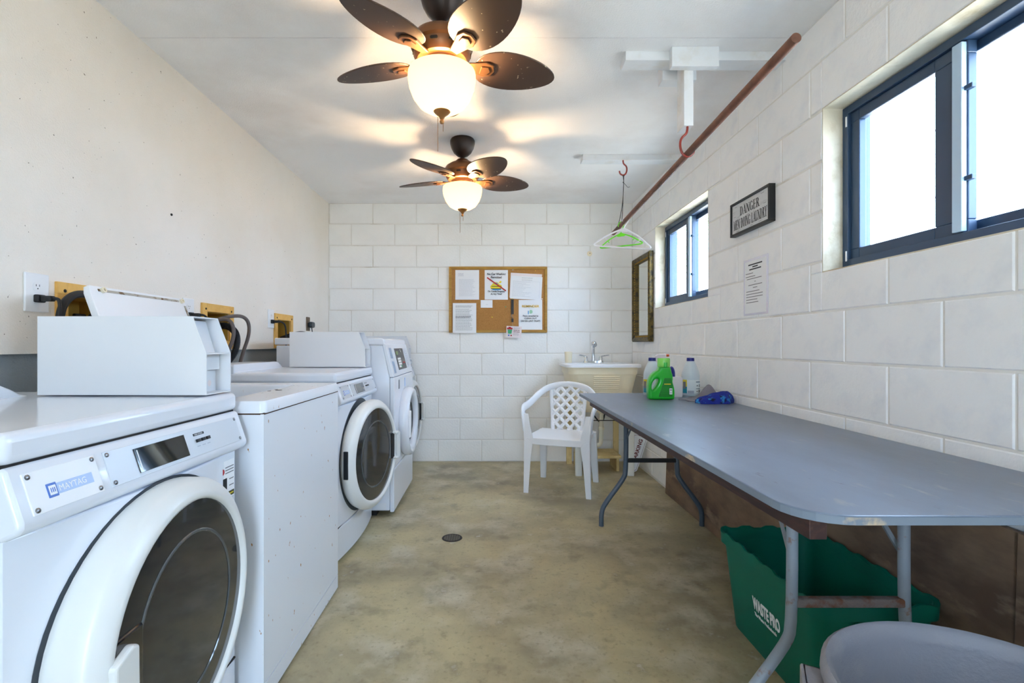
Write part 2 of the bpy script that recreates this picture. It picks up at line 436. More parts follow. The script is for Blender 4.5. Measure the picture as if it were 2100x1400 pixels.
# ------------------------------------------------------------------ windows
def window(n, y0, y1):
    w = setting('window_%d' % n, (XR + .08, (y0 + y1) / 2, WZ0))
    W, H = (y1 - y0) / 2 - .006, WZ1 - WZ0 - .008
    m = MB()
    for (a, b, c, d) in holed(-W, W, .006, H, [(-W + .03, W - .03, .046, H - .03)]): m.box(0, .09, a, b, c, d)
    m.build('outer_frame', SLATE, w, bevel=.002)
    m = MB()                                             # fixed far sash
    for (a, b, c, d) in holed(-.03, W - .025, .045, H - .03, [(.082, W - .075, .085, H - .07)]): m.box(.012, .04, a, b, c, d)
    s1 = m.build('sash', SLATE, w, bevel=.003)
    MB().box(.024, .029, .08, W - .073, .083, H - .068).build('pane', PANE, s1)
    m = MB()                                             # near sliding sash, outside track
    for (a, b, c, d) in holed(-W + .025, .05, .045, H - .03, [(-W + .06, .012, .085, H - .06)]): m.box(.048, .076, a, b, c, d)
    s2 = m.build('sash', SLATE, w, bevel=.003)
    MB().box(.06, .065, -W + .058, .014, .083, H - .058).build('pane', PANE, s2)
    MB().box(-.004, .013, -.026, .006, .05, H - .035).build('interlock', SLATEL, w, bevel=.002)
    for z in (.2, .47): MB().box(.004, .02, -.05, -.024, z, z + .014).build('latch', SLATE, w, bevel=.002)
    for z in (.06, H - .06): MB().box(-.003, .001, W - .026, W - .02, z - .02, z + .02).build('corner_clip', OUTLETW, w)
    return w
window(1, *WIN[0]); window(2, *WIN[1])

# ------------------------------------------------------------------ laundry machines
def front_loader(name, label, loc, rz, hinge, tilt, parts=True):
    t = thing(name, label, 'washing machine', loc, rz, 'white front-loading coin machines')
    hw = .345
    MB().box(-.67, -.02, -hw, hw, .03, .9).build('cabinet', WHITE, t, bevel=.006)
    def bowp(b, x0=-.021):
        n = 10; return [(x0, -hw)] + [(b * (1 - (2 * k / n - 1) ** 2), -hw + 2 * hw * k / n) for k in range(n + 1)] + [(x0, hw)]
    MB().prism(bowp(.024), .188, .79, 'z').build('front_panel', WHITE, t, smooth=True, bevel=.004)
    MB().prism(bowp(.026), .025, .183, 'z').build('toe_panel', WHITE, t, smooth=True, bevel=.004)
    MB().box(-.019, .004, -hw + .006, hw - .006, .183, .188).build('seam', DARKGAP, t)
    # top with a raised back ledge
    MB().box(-.675, .006, -hw - .003, hw + .003, .905, .957).build('top_panel', WHITE, t, smooth=True, bevel=.016, seg=4)
    MB().prism([(-hw, .95), (-hw, .99), (-hw + .01, .997), (.115, .997), (.145, .993), (.175, .979), (.2, .964), (.225, .957), (.24, .95)], -.668, -.50, 'x').build('back_ledge', WHITE, t, smooth=True, bevel=.008)
    MB().box(-.02, -.004, -hw + .004, hw - .004, .9, .906).build('seam', DARKGAP, t)
    # console
    prof = [(-.02, .902), (.0, .9015), (.006, .897), (.033, .818), (.033, .808), (.026, .798), (.004, .788), (-.02, .784)]
    MB().prism(prof, -hw - .002, hw + .006, 'y').build('console', WHITE, t, smooth=True, bevel=.008, seg=3, ang=50)
    c = t
    u = Vector((0, 1, 0)); v = Vector((.006 - .033, 0, .897 - .818)).normalized(); nrm = u.cross(v)
    def cp(y, s, off=0): return Vector((.033, y - hw, .818)) + v * s + nrm * off
    def plate(y0, y1, s0, s1, th, m_, nm, base=.0, par=None):
        mb = MB(); pts = [cp(y0, s0), cp(y1, s0), cp(y1, s1), cp(y0, s1)]
        mb.add([p + nrm * base for p in pts] + [p + nrm * th for p in pts], [(0, 3, 2, 1), (4, 5, 6, 7), (0, 1, 5, 4), (1, 2, 6, 5), (2, 3, 7, 6), (3, 0, 4, 7)])
        return mb.build(nm, m_, par or t, bevel=.0006, seg=1)
    p1 = plate(.022, .165, .004, .074, .0022, PANEL if parts == 'dark' else WHITEP, 'badge_plate', -.001)
    p2 = plate(.185, .665, .004, .074, .0022, PANEL, 'control_plate', -.001)
    for pp, ys in ((p1, (.03, .157)), (p2, (.193, .657))):
        for y in ys:
            for s in (.011, .067):
                o = cp(y, s, .002); mb = MB().lathe([(.0046, 0), (.0044, .0016), (.003, .0026), (0, .0028)], 10)
                mb.xf(Matrix.Translation(o) @ nrm.to_track_quat('Z', 'Y').to_matrix().to_4x4()).build('screw', SCREW, pp, smooth=True)
    plate(.055, .148, .026, .045, .0028, BADGEL, 'badge', .002, p1); plate(.055, .074, .0235, .0475, .0031, BADGEB, 'badge', .002, p1)
    plate(.058, .0715, .0275, .0435, .0036, PRINTW, 'emblem', .003, p1)
    for k in range(3): plate(.0605 + .0034 * k, .0622 + .0034 * k, .0315, .0395, .0040, BADGEB, 'emblem_bar', .0035, p1)
    text('MAYTAG', .0155, PRINTW, p1, cp(.0765, .0300, .0030), u, v, name='print', sx=.9, depth=.0001)
    plate(.26, .425, .012, .064, .0042, DISPLAY, 'display', .002, p2)
    plate(.266, .269, .016, .06, .0047, PRINTW, 'display_edge', .004, p2)
    plate(.46, .505, .053, .059, .0026, INK, 'print', .002, p2)
    text('FABRIC SETTINGS', .0042, PRINTW, p2, cp(.465, .0545, .0027), u, v, name='print', sx=1.0, depth=.0001)
    for k in range(3):
        plate(.464 + .021 * k, .476 + .021 * k, .036, .044, .008, BLACKP, 'button', .002, p2)
        plate(.464 + .021 * k, .477 + .021 * k, .0255, .0275, .0024, INKL, 'print', .002, p2)
    # door opening, its gap shade painted as dark ring and disc, then door
    gk = MB().lathe([(.304, .0), (.304, .0016), (.262, .0016), (.262, .0)], 64, 'x', (0, 0, .493), close=True)
    gk.v = [(p[0] + .024 * (1 - (p[1] / hw) ** 2), p[1], p[2]) for p in gk.v]
    gk.build('door_gap_shade', mat('door_well', (44, 52, 60), .4), t, smooth=True)
    MB().lathe([(.265, .0262), (.0, .0263)], 48, 'x', (0, 0, .493)).build('drum_opening', DARKGAP, t)
    hy = .285 * hinge
    DM = Matrix.Translation((.02, hy, .493)) @ Matrix.Rotation(R(tilt), 4, 'Z') @ Matrix.Translation((0, -hy, 0))
    MB().lathe([(.255, -.014 if hinge < 0 else -.05), (.290, -.014 if hinge < 0 else -.05), (.298, .010 if hinge < 0 else -.02), (.297, .028), (.290, .038), (.268, .052), (.258, .055), (.251, .052), (.248, .044), (.248, .02)], 64, 'x', close=True).xf(DM).build('door', RINGW, t, smooth=True, ang=60)
    d = t.children[-1]
    if True:
        MB().lathe([(.249, .043), (.20, .046), (.1, .048), (0, .0485)], 64, 'x').xf(DM).build('door_glass', BLACKGL, d, smooth=True)
        MB().lathe([(.182, .0465), (.180, .0488), (.176, .0488), (.174, .0468)], 48, 'x', (0, 0, 0), close=True).xf(DM).build('glass_ridge', GLASSIN, d, smooth=True)
    s = -hinge
    MB().box(.040, .0505, s * (.165 if hinge > 0 else .205), s * .243, -.075, .075).xf(DM).build('handle_recess', DARKGAP if hinge < 0 else DISPLAY, d, bevel=.004)
    if hinge > 0:
        m = MB().prism([(s * .262, -.10), (s * .262, .045), (s * .215, .060), (s * .198, .052), (s * .196, -.09)], .046, .066, 'x')
    else:
        m = MB().prism([(s * .288, -.075), (s * .290, .075), (s * .255, .085), (s * .225, .078), (s * .225, .068), (s * .248, .068), (s * .248, -.068), (s * .225, -.068), (s * .225, -.078), (s * .26, -.085)], .034, .070, 'x')
    m.xf(DM).build('handle', RINGW, d, bevel=.006, seg=3)
    MB().box(.008, .032, hinge * .290, hinge * .2995, -.07, .07).xf(DM).build('hinge', BLACKP, d, bevel=.003)
    # coin box at the far end of the top
    y0, y1, z0 = .208, .328, .957
    prof = [(-.46, z0 + .004), (-.004, z0 + .004), (-.004, z0 + .115), (-.042, z0 + .214), (-.46, z0 + .214)]
    m = MB()
    m.prism(prof, y0, y0 + .003, 'y'); m.prism(prof, y1 - .003, y1, 'y')
    m.box(-.46, -.042, y0 + .003, y1 - .003, z0 + .211, z0 + .214); m.box(-.46, -.457, y0 + .003, y1 - .003, z0 + .004, z0 + .211)
    m.box(-.456, -.004, y0 + .003, y1 - .003, z0 + .004, z0 + .007)
    cb = m.build('coin_box', METERG, t)
    MB().box(-.080, -.004, y0 + .003, y1 - .003, z0 + .112, z0 + .116).build('box_shelf', METERG, cb)
    MB().prism([(-.088, z0 + .116), (-.084, z0 + .116), (-.084, z0 + .211), (-.088, z0 + .211)], y0 + .003, y0 + .06, 'y').build('inner_panel', METERG, cb)
    MB().prism([(-.052, z0 + .116), (-.048, z0 + .116), (-.075, z0 + .205), (-.079, z0 + .205)], y0 + .055, y1 - .003, 'y').build('inner_panel', METERG, cb)
    MB().box(-.05, -.046, y0 + .003, y1 - .003, z0 + .007, z0 + .112).build('inner_panel', METERG, cb)
    MB().box(-.047, -.034, y0 + .045, y1 - .004, z0 + .068, z0 + .111).build('inner_panel', METERG, cb, bevel=.001)
    MB().lathe([(.012, -.049), (.012, -.040), (.0, -.040)], 16, 'x', (0, y0 + .022, z0 + .06)).build('lock', BLACKP, cb)
    MB().lathe([(.009, -.047), (.009, -.0455), (0, -.0455)], 16, 'x', (0, y1 - .035, z0 + .03)).build('sticker', PAPERPK, cb)
    return t
w1 = front_loader('front_load_washer', 'front-loading washer closest to the camera with a coin box and wide black display', (-.752, 1.118, 0), R(-1.0), 1, 3.0)
w3 = front_loader('front_load_washer', 'front-loading machine with its round door ajar, third from the camera', (-.748, 2.782, 0), R(-1.2), -1, -11, 'dark')
w5 = front_loader('front_load_washer', 'front-loading machine at the back wall, mostly hidden by the tall commercial washer', (-.728, 4.29, 0), 0, -1, -4, 'dark')
# service sticker on the near washer
stk = MB().box(.0085, .0095, .253, .322, .665, .770).build('service_sticker', PRINTW, w1)
MB().box(.0095, .0100, .256, .320, .668, .682).build('print', mat('ink_olive', (74, 70, 16), .6), stk)
MB().box(.0095, .0100, .258, .283, .690, .722).build('print', INK, stk)
MB().lathe([(.0085, .0095), (.0085, .0101), (0, .0101)], 16, 'x', (0, .262, .742)).build('print', INKRED, stk)
for z in (.75, .742, .734, .715, .697): MB().box(.0095, .0100, .275 + (.02 if z < .73 else 0), .318, z, z + .0025).build('print', INKG, stk)
MB().box(.0100, .0103, .260, .288, .6735, .6765).box(.0100, .0103, .292, .316, .6735, .6765).build('print', INKYEL, stk)

# top loader with raised lid
t = thing('top_load_washer', 'boxy top-loading washer with rust specks and its lid propped open', 'washing machine', (-.68, 1.868, 0))
hw = .366; X0 = -.70
m = MB().box(-.012, 0, -hw, hw, .072, .886).box(X0, X0 + .012, -hw, hw, .03, .886).box(X0 + .012, -.012, -hw, -hw + .012, .03, .886).box(X0 + .012, -.012, hw - .012, hw, .03, .886)
m.box(X0 + .012, -.012, -hw + .012, hw - .012, .03, .05)
m.build('cabinet', WHITER, t)
MB().box(-.012, .0, -hw, hw, .012, .068).build('toe_panel', WHITER, t)
MB().box(-.010, .0008, -hw + .002, hw - .002, .8845, .890).box(-.01, -.6, -hw - .0006, -hw + .01, .8845, .890).build('rust_seam', RUSTLINE, t)
m = MB()
for (a, b, c, d) in holed(X0, .004, -hw - .002, hw + .002, [(-.46, -.16, -.25, .25)]): m.box(a, b, c, d, .889, .925)
bmw = m
deck = MB().loops([rrect((X0 + .004) / 2, 0, (.004 - X0) / 2, hw + .002, .02, .889), rrect((X0 + .004) / 2, 0, (.004 - X0) / 2, hw + .002, .02, .915),
                   rrect((X0 + .004) / 2, 0, (.004 - X0) / 2 - .006, hw - .004, .016, .925), rrect(-.30, 0, .16, .255, .03, .925), rrect(-.30, 0, .155, .25, .03, .915), rrect(-.30, 0, .155, .25, .03, .86)]).build('top_deck', WHITER, t, smooth=True, ang=40)
MB().lathe([(.245, .86), (.235, .85), (.2, .84), (.2, .45), (.0, .45)], 32, 'z', (-.30, 0, 0)).build('wash_tub', mat('tub_enamel', (190, 196, 200), .3), t, smooth=True)
for (x, y) in ((-.152, -.03), (-.152, .03), (-.13, .0)):
    MB().lathe([(.0065 if x < -.14 else .012, .9245), (.0065 if x < -.14 else .012, .9256), (0, .9257)], 14, 'z', (x + .02, y, 0)).build('bolt_hole', DARKGAP, t)
LM = Matrix.Translation((-.455, -.07, .928)) @ Matrix.Rotation(R(-20), 4, 'Y')
lid = MB().loops([rrect(0, 0, .008, .235, .005, 0, 2), rrect(0, 0, .012, .245, .006, .01, 2), rrect(0, 0, .012, .245, .006, .35, 2), rrect(0, 0, .010, .238, .005, .372, 2)], True, True).xf(LM).build('lid', WHITEP, t, smooth=True, ang=40)
MB().box(.0122, .0135, -.21, .2, .354, .362).xf(LM).build('rust_streak', mat('rust_streak', (178, 172, 160), .8, c2=[((110, 80, 44), 20, .5, .6)]), lid)
MB().box(.0122, .0135, .226, .236, .22, .34).xf(LM).build('rust_streak', MATS['rust_streak'], lid)
for y in (-.205, .205):
    MB().lathe([(.009, .012), (.009, .022), (.005, .022), (.005, .012)], 12, 'x', (0, y + .012, .358), close=True).xf(LM).build('lid_bumper', CREAM, lid, smooth=True)

# tall commercial washer
t = thing('commercial_washer', 'tall commercial front-loading washer with slanted keypad console and round white door', 'washing machine', (-.608, 3.555, 0))
hw = .382
side = [(-.75, .04), (-.03, .04), (-.03, .885), (-.075, 1.09), (-.75, 1.09)]
MB().prism(side, -hw, hw, 'y').build('cabinet', WHITE, t, bevel=.006)
MB().box(-.029, 0, -hw, hw, .305, .885).build('front_panel', WHITE, t, bevel=.008, seg=3)
MB().box(-.029, -.002, -hw, hw, .03, .30).build('toe_panel', WHITE, t, bevel=.008, seg=3)
MB().box(-.6, -.05, -hw - .001, -hw + .01, .045, .09).build('base_rail', METERG, t, bevel=.004)
MB().prism([(-.0292, .888), (-.004, .888), (-.056, 1.10), (-.0745, 1.10), (-.0745, 1.0895)], -hw + .001, hw - .001, 'y').build('console', WHITE, t, bevel=.003)
MB().prism([(-.76, 1.094), (-.062, 1.094), (-.065, 1.125), (-.075, 1.135), (-.76, 1.137)], -hw - .004, hw + .004, 'y').build('top_cap', WHITE, t, bevel=.006, seg=3)
u = Vector((0, 1, 0)); v = Vector((-.052, 0, .212)).normalized(); nrm = u.cross(v)
def cq(y, s, o=0): return Vector((-.004, y - hw, .888)) + v * s + nrm * o
def slab(y0, y1, s0, s1, b, e, m_, nm, par):
    pts = [cq(y0, s0), cq(y1, s0), cq(y1, s1), cq(y0, s1)]
    return MB().add([p + nrm * b for p in pts] + [p + nrm * e for p in pts], [(0, 3, 2, 1), (4, 5, 6, 7), (0, 1, 5, 4), (1, 2, 6, 5), (2, 3, 7, 6), (3, 0, 4, 7)]).build(nm, m_, par)
con = [o for o in t.children if o.name.startswith('console')][0]
slab(.235, .55, .035, .185, -.001, .002, mat('keypad_grey', (58, 56, 56), .35), 'keypad_panel', con)
slab(.265, .33, .14, .165, .002, .0026, mat('lcd_green', (120, 150, 60), .3), 'display', con)
for i in range(3):
    for j in range(4): slab(.275 + .036 * i, .305 + .036 * i, .05 + .018 * j, .064 + .018 * j, .002, .004, INKGRN if (i == 2 and j == 0) else PRINTW, 'key', con)
slab(.44, .52, .075, .085, .002, .003, INKRED, 'print', con); slab(.46, .52, .058, .066, .002, .003, INKG, 'print', con)
MB().lathe([(.011, 0), (.011, .008), (0, .01)], 12).xf(Matrix.Translation(cq(.4, .165, .002)) @ nrm.to_track_quat('Z', 'Y').to_matrix().to_4x4()).build('knob', CHROME, con, smooth=True)
for s0, s1 in ((.12, .19), (.02, .10)): slab(.06, .135, s0, s1, .0, .0015, mat('slot_blue_grey', (150, 168, 190), .4), 'coin_slot', con)
for k in range(8): slab(.60, .69, .04 + .018 * k, .048 + .018 * k, .0, .0008, INKL, 'print', con)
for (y, m_) in ((-.23, INKG), (-.0, BADGEL)): MB().box(0, .0015, y, y + .03, .80, .86).build('sticker', m_, t)
d = MB().lathe([(.172, .0), (.232, .0), (.243, .02), (.238, .05), (.222, .066), (.196, .062), (.176, .046), (.172, .03)], 56, 'x', (0, .0, .556), close=True).build('door', WHITE, t, smooth=True, ang=60)
MB().lathe([(.176, .025), (.10, .032), (0, .034)], 48, 'x', (0, .0, .556)).build('door_glass', BLACKGL, d, smooth=True)
MB().lathe([(.150, .030), (.147, .037), (.138, .037), (.134, .030)], 48, 'x', (0, 0, .556), close=True).build('glass_ridge', GLASSIN, d, smooth=True)
MB().box(.05, .075, -.205, -.165, .47, .65).build('handle', WHITEP, d, bevel=.006, seg=3)
MB().box(-.70, -.12, -hw + .03, hw - .03, 0, .04).build('foot_base', DARKGAP, t)
for p in (w1, w3, w5): MB().box(-.62, -.06, -.3, .3, 0, .03).build('foot_base', DARKGAP, p)
tw = [o for o in col.objects if o.name == 'top_load_washer'][0]
MB().box(-.62, -.06, -.3, .3, 0, .03).build('foot_base', DARKGAP, tw)

# ------------------------------------------------------------------ ceiling fans
def fan(x, y, label):
    t = thing('ceiling_fan', label, 'ceiling fan', (x, y, ZC), 0, 'bronze five-blade ceiling fans')
    MB().lathe([(.074, 0), (.080, -.010), (.080, -.028), (.073, -.055), (.057, -.084), (.036, -.104), (.016, -.114), (.012, -.118), (0, -.118)], 32).build('canopy', BRONZED, t, smooth=True)
    MB().lathe([(.011, -.1), (.011, -.135), (.02, -.136), (.022, -.15)], 16).build('downrod', BRONZED, t, smooth=True)
    h = MB().lathe([(.02, -.126), (.034, -.13), (.048, -.142), (.054, -.152), (.080, -.160), (.104, -.176), (.116, -.196), (.116, -.214), (.108, -.222), (.106, -.244), (.092, -.262), (.072, -.268), (.068, -.285), (.0, -.285)], 40).build('motor_housing', BRONZE, t, smooth=True)
    for k in range(10):
        a = R(36 * k + 8); mb = MB().prism(rpoly(.014, .0055, .005, 0, 0, 3), -.002, .002, 'x')
        mb.xf(Matrix.Rotation(a, 4, 'Z') @ Matrix.Translation((.1068, 0, -.234))).build('vent_slot', DARKGAP, h)
    for k in range(5):
        a = R(17 + 72 * k)
        Mk = Matrix.Rotation(a, 4, 'Z') @ Matrix.Translation((0, 0, -.262)) @ Matrix.Rotation(R(-13), 4, 'X')
        n = 18; L0, L1 = .125, .455; top = []; bot = []
        for i in range(n + 1):
            s = i / n; xx = L0 + (L1 - L0) * (1 - math.cos(PI * s)) / 2; q = (xx - L0) / (L1 - L0)
            wv = .094 * (max(0, math.sin(PI * q ** .74)) ** .5)
            top.append((xx, wv)); bot.append((xx, -wv))
        poly = top + bot[::-1][1:-1]
        b = MB().prism(poly, 0, .006, 'z').xf(Mk).build('blade', BLADE, t, bevel=.0015, seg=1)
        m = MB().prism([(.085, -.016), (.085, .016), (.13, .026), (.165, .036), (.195, .028), (.206, 0), (.195, -.028), (.165, -.036), (.13, -.026)], -.008, -.0005, 'z')
        m.xf(Mk).build('blade_arm', BRONZE, b, bevel=.003)
        m = MB().prism([(.148, -.018), (.148, .018), (.176, .020), (.188, .0), (.176, -.020)], -.013, -.008, 'z')
        m.xf(Mk).build('blade_arm_boss', BRONZE, b, bevel=.002)
    MB().lathe([(.060, -.285), (.062, -.290), (.056, -.300), (.03, -.306), (0, -.308)], 32).build('light_fitter', BRONZE, t, smooth=True)
    prof = [(.124, -.306), (.126, -.312), (.127, -.33), (.122, -.362), (.108, -.398), (.086, -.428), (.058, -.445), (.02, -.451), (.0, -.4515)]
    bw = MB().lathe(prof, 40, cap=False).build('light_bowl', BOWL, t, smooth=True)
    MB().lathe([(.024, -.445), (.032, -.45), (.026, -.457), (.012, -.468), (.006, -.480), (.009, -.486), (.007, -.494), (0, -.496)], 20).build('finial', BRASSFIN, t, smooth=True)
    for (cx, cy, z1) in ((-.015, -.004, -.60), (.004, .004, -.522)):
        m = MB().tube([(cx, cy, -.47), (cx, cy, z1)], .0009, 6)
        zz = -.48
        while zz > z1: m.lathe([(0, zz + .0018), (.0019, zz), (0, zz - .0018)], 6, 'z', (cx, cy, 0)); zz -= .0048
        m.build('pull_chain', BRASSFIN, t)
    l = bpy.data.lights.new('fan_lamp', 'POINT'); l.energy = LAMP; l.color = (1, .70, .40); l.shadow_soft_size = .028
    o = bpy.data.objects.new('fan_lamp', l); col.objects.link(o); o.parent = t; o.location = (0, 0, -.357)
    return t
fan(-.18, 1.87, 'bronze ceiling fan closest to the camera, its blades reaching the top edge')
fan(-.178, 3.225, 'bronze ceiling fan farther off, shown whole near the back wall')

# ------------------------------------------------------------------ left wall fittings
def wall_box(y0, y1, label):
    t = thing('washer_outlet_box', label, 'wall box', (XL, (y0 + y1) / 2, 1.07), 0, 'yellow washer outlet boxes')
    W = (y1 - y0) / 2; H = .245
    m = MB()
    for (a, b, c, d) in holed(-W, W, 0, H, [(-W + .045, W - .045, .045, H - .043)]): m.box(.0005, .012, a, b, c, d)
    f = m.build('frame', PLYBOX, t, bevel=.0015)
    for y in (-W + .03, W - .03):
        MB().lathe([(.006, .012), (.006, .0135), (0, .0135)], 10, 'x', (0, y, H - .03)).build('screw_hole', DARKGAP, f)
    a = W - .045
    m = MB().box(-.14, -.136, -a + .001, a - .001, .046, H - .044).box(-.136, .0, -a + .001, -a + .004, .046, H - .044).box(-.136, .0, a - .004, a - .001, .046, H - .044)
    m.box(-.136, 0, -a + .004, a - .004, .046, .049).box(-.136, 0, -a + .004, a - .004, H - .047, H - .044)
    m.build('box_liner', BOXIN, t)
    for y in (-.06, .05):
        v_ = MB().tube([(-.135, y, .10), (-.075, y, .10)], .013, 10).tube([(-.085, y, .10), (-.085, y, .075)], .011, 10).build('valve', BRASS, t, smooth=True)
        MB().tube([(-.085, y, .105), (-.085, y, .135)], .005, 8).build('valve_stem', BRASS, v_, smooth=True)
        MB().tube([(-.085, y - .025, .138), (-.085, y + .025, .138)], .007, 8).build('valve_handle', BLACKP, v_, smooth=True)
    return t
wall_box(*LB[0], 'yellow plywood outlet box behind the propped-up lid')
wall_box(*LB[1], 'yellow plywood outlet box with grey hoses looping out of it')
wall_box(*LB[2], 'small-looking yellow outlet box farthest along the left wall')
def outlet(y, z, label, m_=OUTLETW, recs=True, w=.090, h=.128):
    t = thing('wall_outlet', label, 'outlet', (XL, y, z), 0, 'electrical outlets on the left wall')
    MB().box(.0003, .007, -w / 2, w / 2, -h / 2, h / 2).build('cover_plate', m_, t, bevel=.003)
    for s in (-1, 1):
        r = MB().prism(rpoly(.017, .0145, .009, 0, s * .0195), .0065, .0085, 'x').build('receptacle', m_, t)
        if s > 0 and recs:
            for yy in (-.006, .006): MB().box(.0085, .0088, yy - .001, yy + .001, s * .0195 + .001, s * .0195 + .008).build('slot', BLACKP, r)
            MB().lathe([(.0022, .0085), (.0022, .0088), (0, .0088)], 8, 'x', (0, 0, s * .0195 - .006)).build('slot', BLACKP, r)
    return t
outlet(1.663, 1.268, 'white duplex outlet nearest the camera with a black plug')
outlet(2.50, 1.262, 'white outlet half hidden beside the second yellow box')
outlet(3.443, 1.273, 'white outlet plate beside the farthest yellow box')
outlet(4.145, 1.265, 'brown outlet plate near the back corner of the left wall', OUTLETB, w=.075, h=.115)
def plug_cord(label, y, z, pts, m_=RUBBER, r=.0055):
    t = thing('power_cord', label, 'power cord', (XL, y, z), 0, 'black power cords')
    MB().box(.009, .026, -.016, .016, -.013, .013).box(.026, .062, -.010, .012, -.009, .009).build('plug', m_, t, bevel=.004)
    MB().tube(pts, r, 8, smooth=3).build('cable', m_, t, smooth=True)
plug_cord('black plug and cord in the outlet nearest the camera', 1.66, 1.248, [(.055, 0, 0), (.078, 0, 0), (.088, -.004, -.012), (.09, -.006, -.08), (.09, -.006, -.28)])
plug_cord('black plug and cord in the half-hidden outlet behind the coin box', 2.50, 1.243, [(.055, 0, 0), (.072, .02, .002), (.076, .05, -.02), (.062, .06, -.09), (.045, .065, -.28)])
plug_cord('thin black plug and cord by the farthest yellow box', 3.44, 1.253, [(.055, 0, 0), (.07, .02, 0), (.085, .05, -.02), (.085, .06, -.10), (.08, .07, -.25)])
t = thing('plug_adapter', 'dark oval plug adapter on the brown outlet', 'plug', (XL, 4.155, 1.258), 0)
MB().loops([rrect(0, 0, .018, .03, .012, .0, 4), rrect(0, 0, .026, .042, .02, .02, 4), rrect(0, 0, .022, .036, .018, .036, 4)], True, True).xf(Matrix.Translation((.009, 0, 0)) @ Matrix.Rotation(R(90), 4, 'Y')).build('adapter_body', mat('adapter_grey', (44, 52, 56), .4), t, smooth=True, ang=50)
MB().tube([(.03, 0, -.02), (.035, .005, -.07), (.04, .01, -.2)], .004, 6, smooth=2).build('cable', RUBBER, t, smooth=True)
def hose(label, pts, r, m_, ribs=False):
    m = MB().tube(pts, r, 10, smooth=3)
    if ribs:
        P = [Vector(p) for p in pts]
        for _ in range(3):
            Q = [P[0]]
            for i in range(len(P) - 1): Q += [P[i] * .75 + P[i + 1] * .25, P[i] * .25 + P[i + 1] * .75]
            P = Q + [P[-1]]
        for i in range(0, len(P) - 1):
            for f in (0, .5):
                a = P[i].lerp(P[i + 1], f); b = P[i].lerp(P[i + 1], f + .2)
                m.tube([a, b], r * 1.25, 10)
    o = m.build('water_hose', m_, smooth=True); tag(o, label, 'hose', 'hoses along the left wall'); return o
hose('thick black hose arching out of the yellow box behind the lid', [(-1.56, 1.93, 1.18), (-1.47, 1.90, 1.24), (-1.45, 1.83, 1.275), (-1.45, 1.74, 1.275), (-1.45, 1.685, 1.22), (-1.45, 1.68, 1.10), (-1.46, 1.66, .95)], .013, RUBBER)
hose('slim grey hose making the outer loop from the second yellow box', [(-1.57, 2.70, 1.19), (-1.45, 2.74, 1.25), (-1.39, 2.85, 1.26), (-1.38, 2.88, 1.17), (-1.43, 2.87, 1.02), (-1.468, 2.85, .8)], .010, GREYHOSE)
hose('slim grey hose curling inside the other from the second yellow box', [(-1.57, 2.66, 1.18), (-1.43, 2.66, 1.235), (-1.37, 2.66, 1.22), (-1.36, 2.66, 1.12), (-1.43, 2.65, 1.0), (-1.468, 2.6, .8)], .010, GREYHOSE)
hose('ribbed black drain hose by the second yellow box', [(-1.55, 2.78, 1.20), (-1.44, 2.76, 1.20), (-1.39, 2.75, 1.15), (-1.39, 2.74, 1.06), (-1.45, 2.73, .98), (-1.478, 2.72, .8)], .015, RUBBER, True)
hose('black hose arching from the farthest yellow box to the right', [(-1.55, 3.70, 1.14), (-1.44, 3.70, 1.18), (-1.40, 3.78, 1.185), (-1.39, 3.86, 1.15), (-1.40, 3.92, .9)], .013, RUBBER)
hose('black hose arching left of the other at the farthest yellow box', [(-1.55, 3.62, 1.12), (-1.46, 3.60, 1.15), (-1.41, 3.62, 1.15), (-1.385, 3.64, 1.08), (-1.42, 3.3, .9)], .013, RUBBER)
m = MB().lathe([(.006, 0), (.0055, .004), (.002, .006), (0, .006)], 10, 'x', (XL, 1551 / (1005 - 351), CAMH + (706 - 440) / 1025 * 1551 / (1005 - 351)))
tag(m.build('wall_screw', IRON, smooth=True), 'small dark screw sticking out of the left wall', 'screw')

# ------------------------------------------------------------------ back wall: board and papers
YW = YB
bx0, bx1, bz0, bz1 = -.384, .534, 1.206, 1.822
t = thing('bulletin_board', 'cork bulletin board in a golden oak frame on the back wall', 'bulletin board', (0, YW, bz0))
H = bz1 - bz0
MB().box(bx0 + .02, bx1 - .02, -.012, -.001, .02, H - .02).build('cork_sheet', CORK, t)
fw = .026
MB().prism([(bx0, 0), (bx1, 0), (bx1 - fw, fw), (bx0 + fw, fw)], -.02, -.001, 'y').build('frame_rail', OAK, t, bevel=.003)
MB().prism([(bx0, H), (bx1, H), (bx1 - fw, H - fw), (bx0 + fw, H - fw)], -.02, -.001, 'y').build('frame_rail', OAK, t, bevel=.003)
MB().prism([(bx0, 0), (bx0, H), (bx0 + fw, H - fw), (bx0 + fw, fw)], -.02, -.001, 'y').build('frame_rail', OAK, t, bevel=.003)
MB().prism([(bx1, 0), (bx1, H), (bx1 - fw, H - fw), (bx1 - fw, fw)], -.02, -.001, 'y').build('frame_rail', OAK, t, bevel=.003)
SC = 219.0
def wx(px): return (px - 1005) / SC
def wz(py): return CAMH - (py - 706) / SC
ux, uz = Vector((1, 0, 0)), Vector((0, 0, 1))
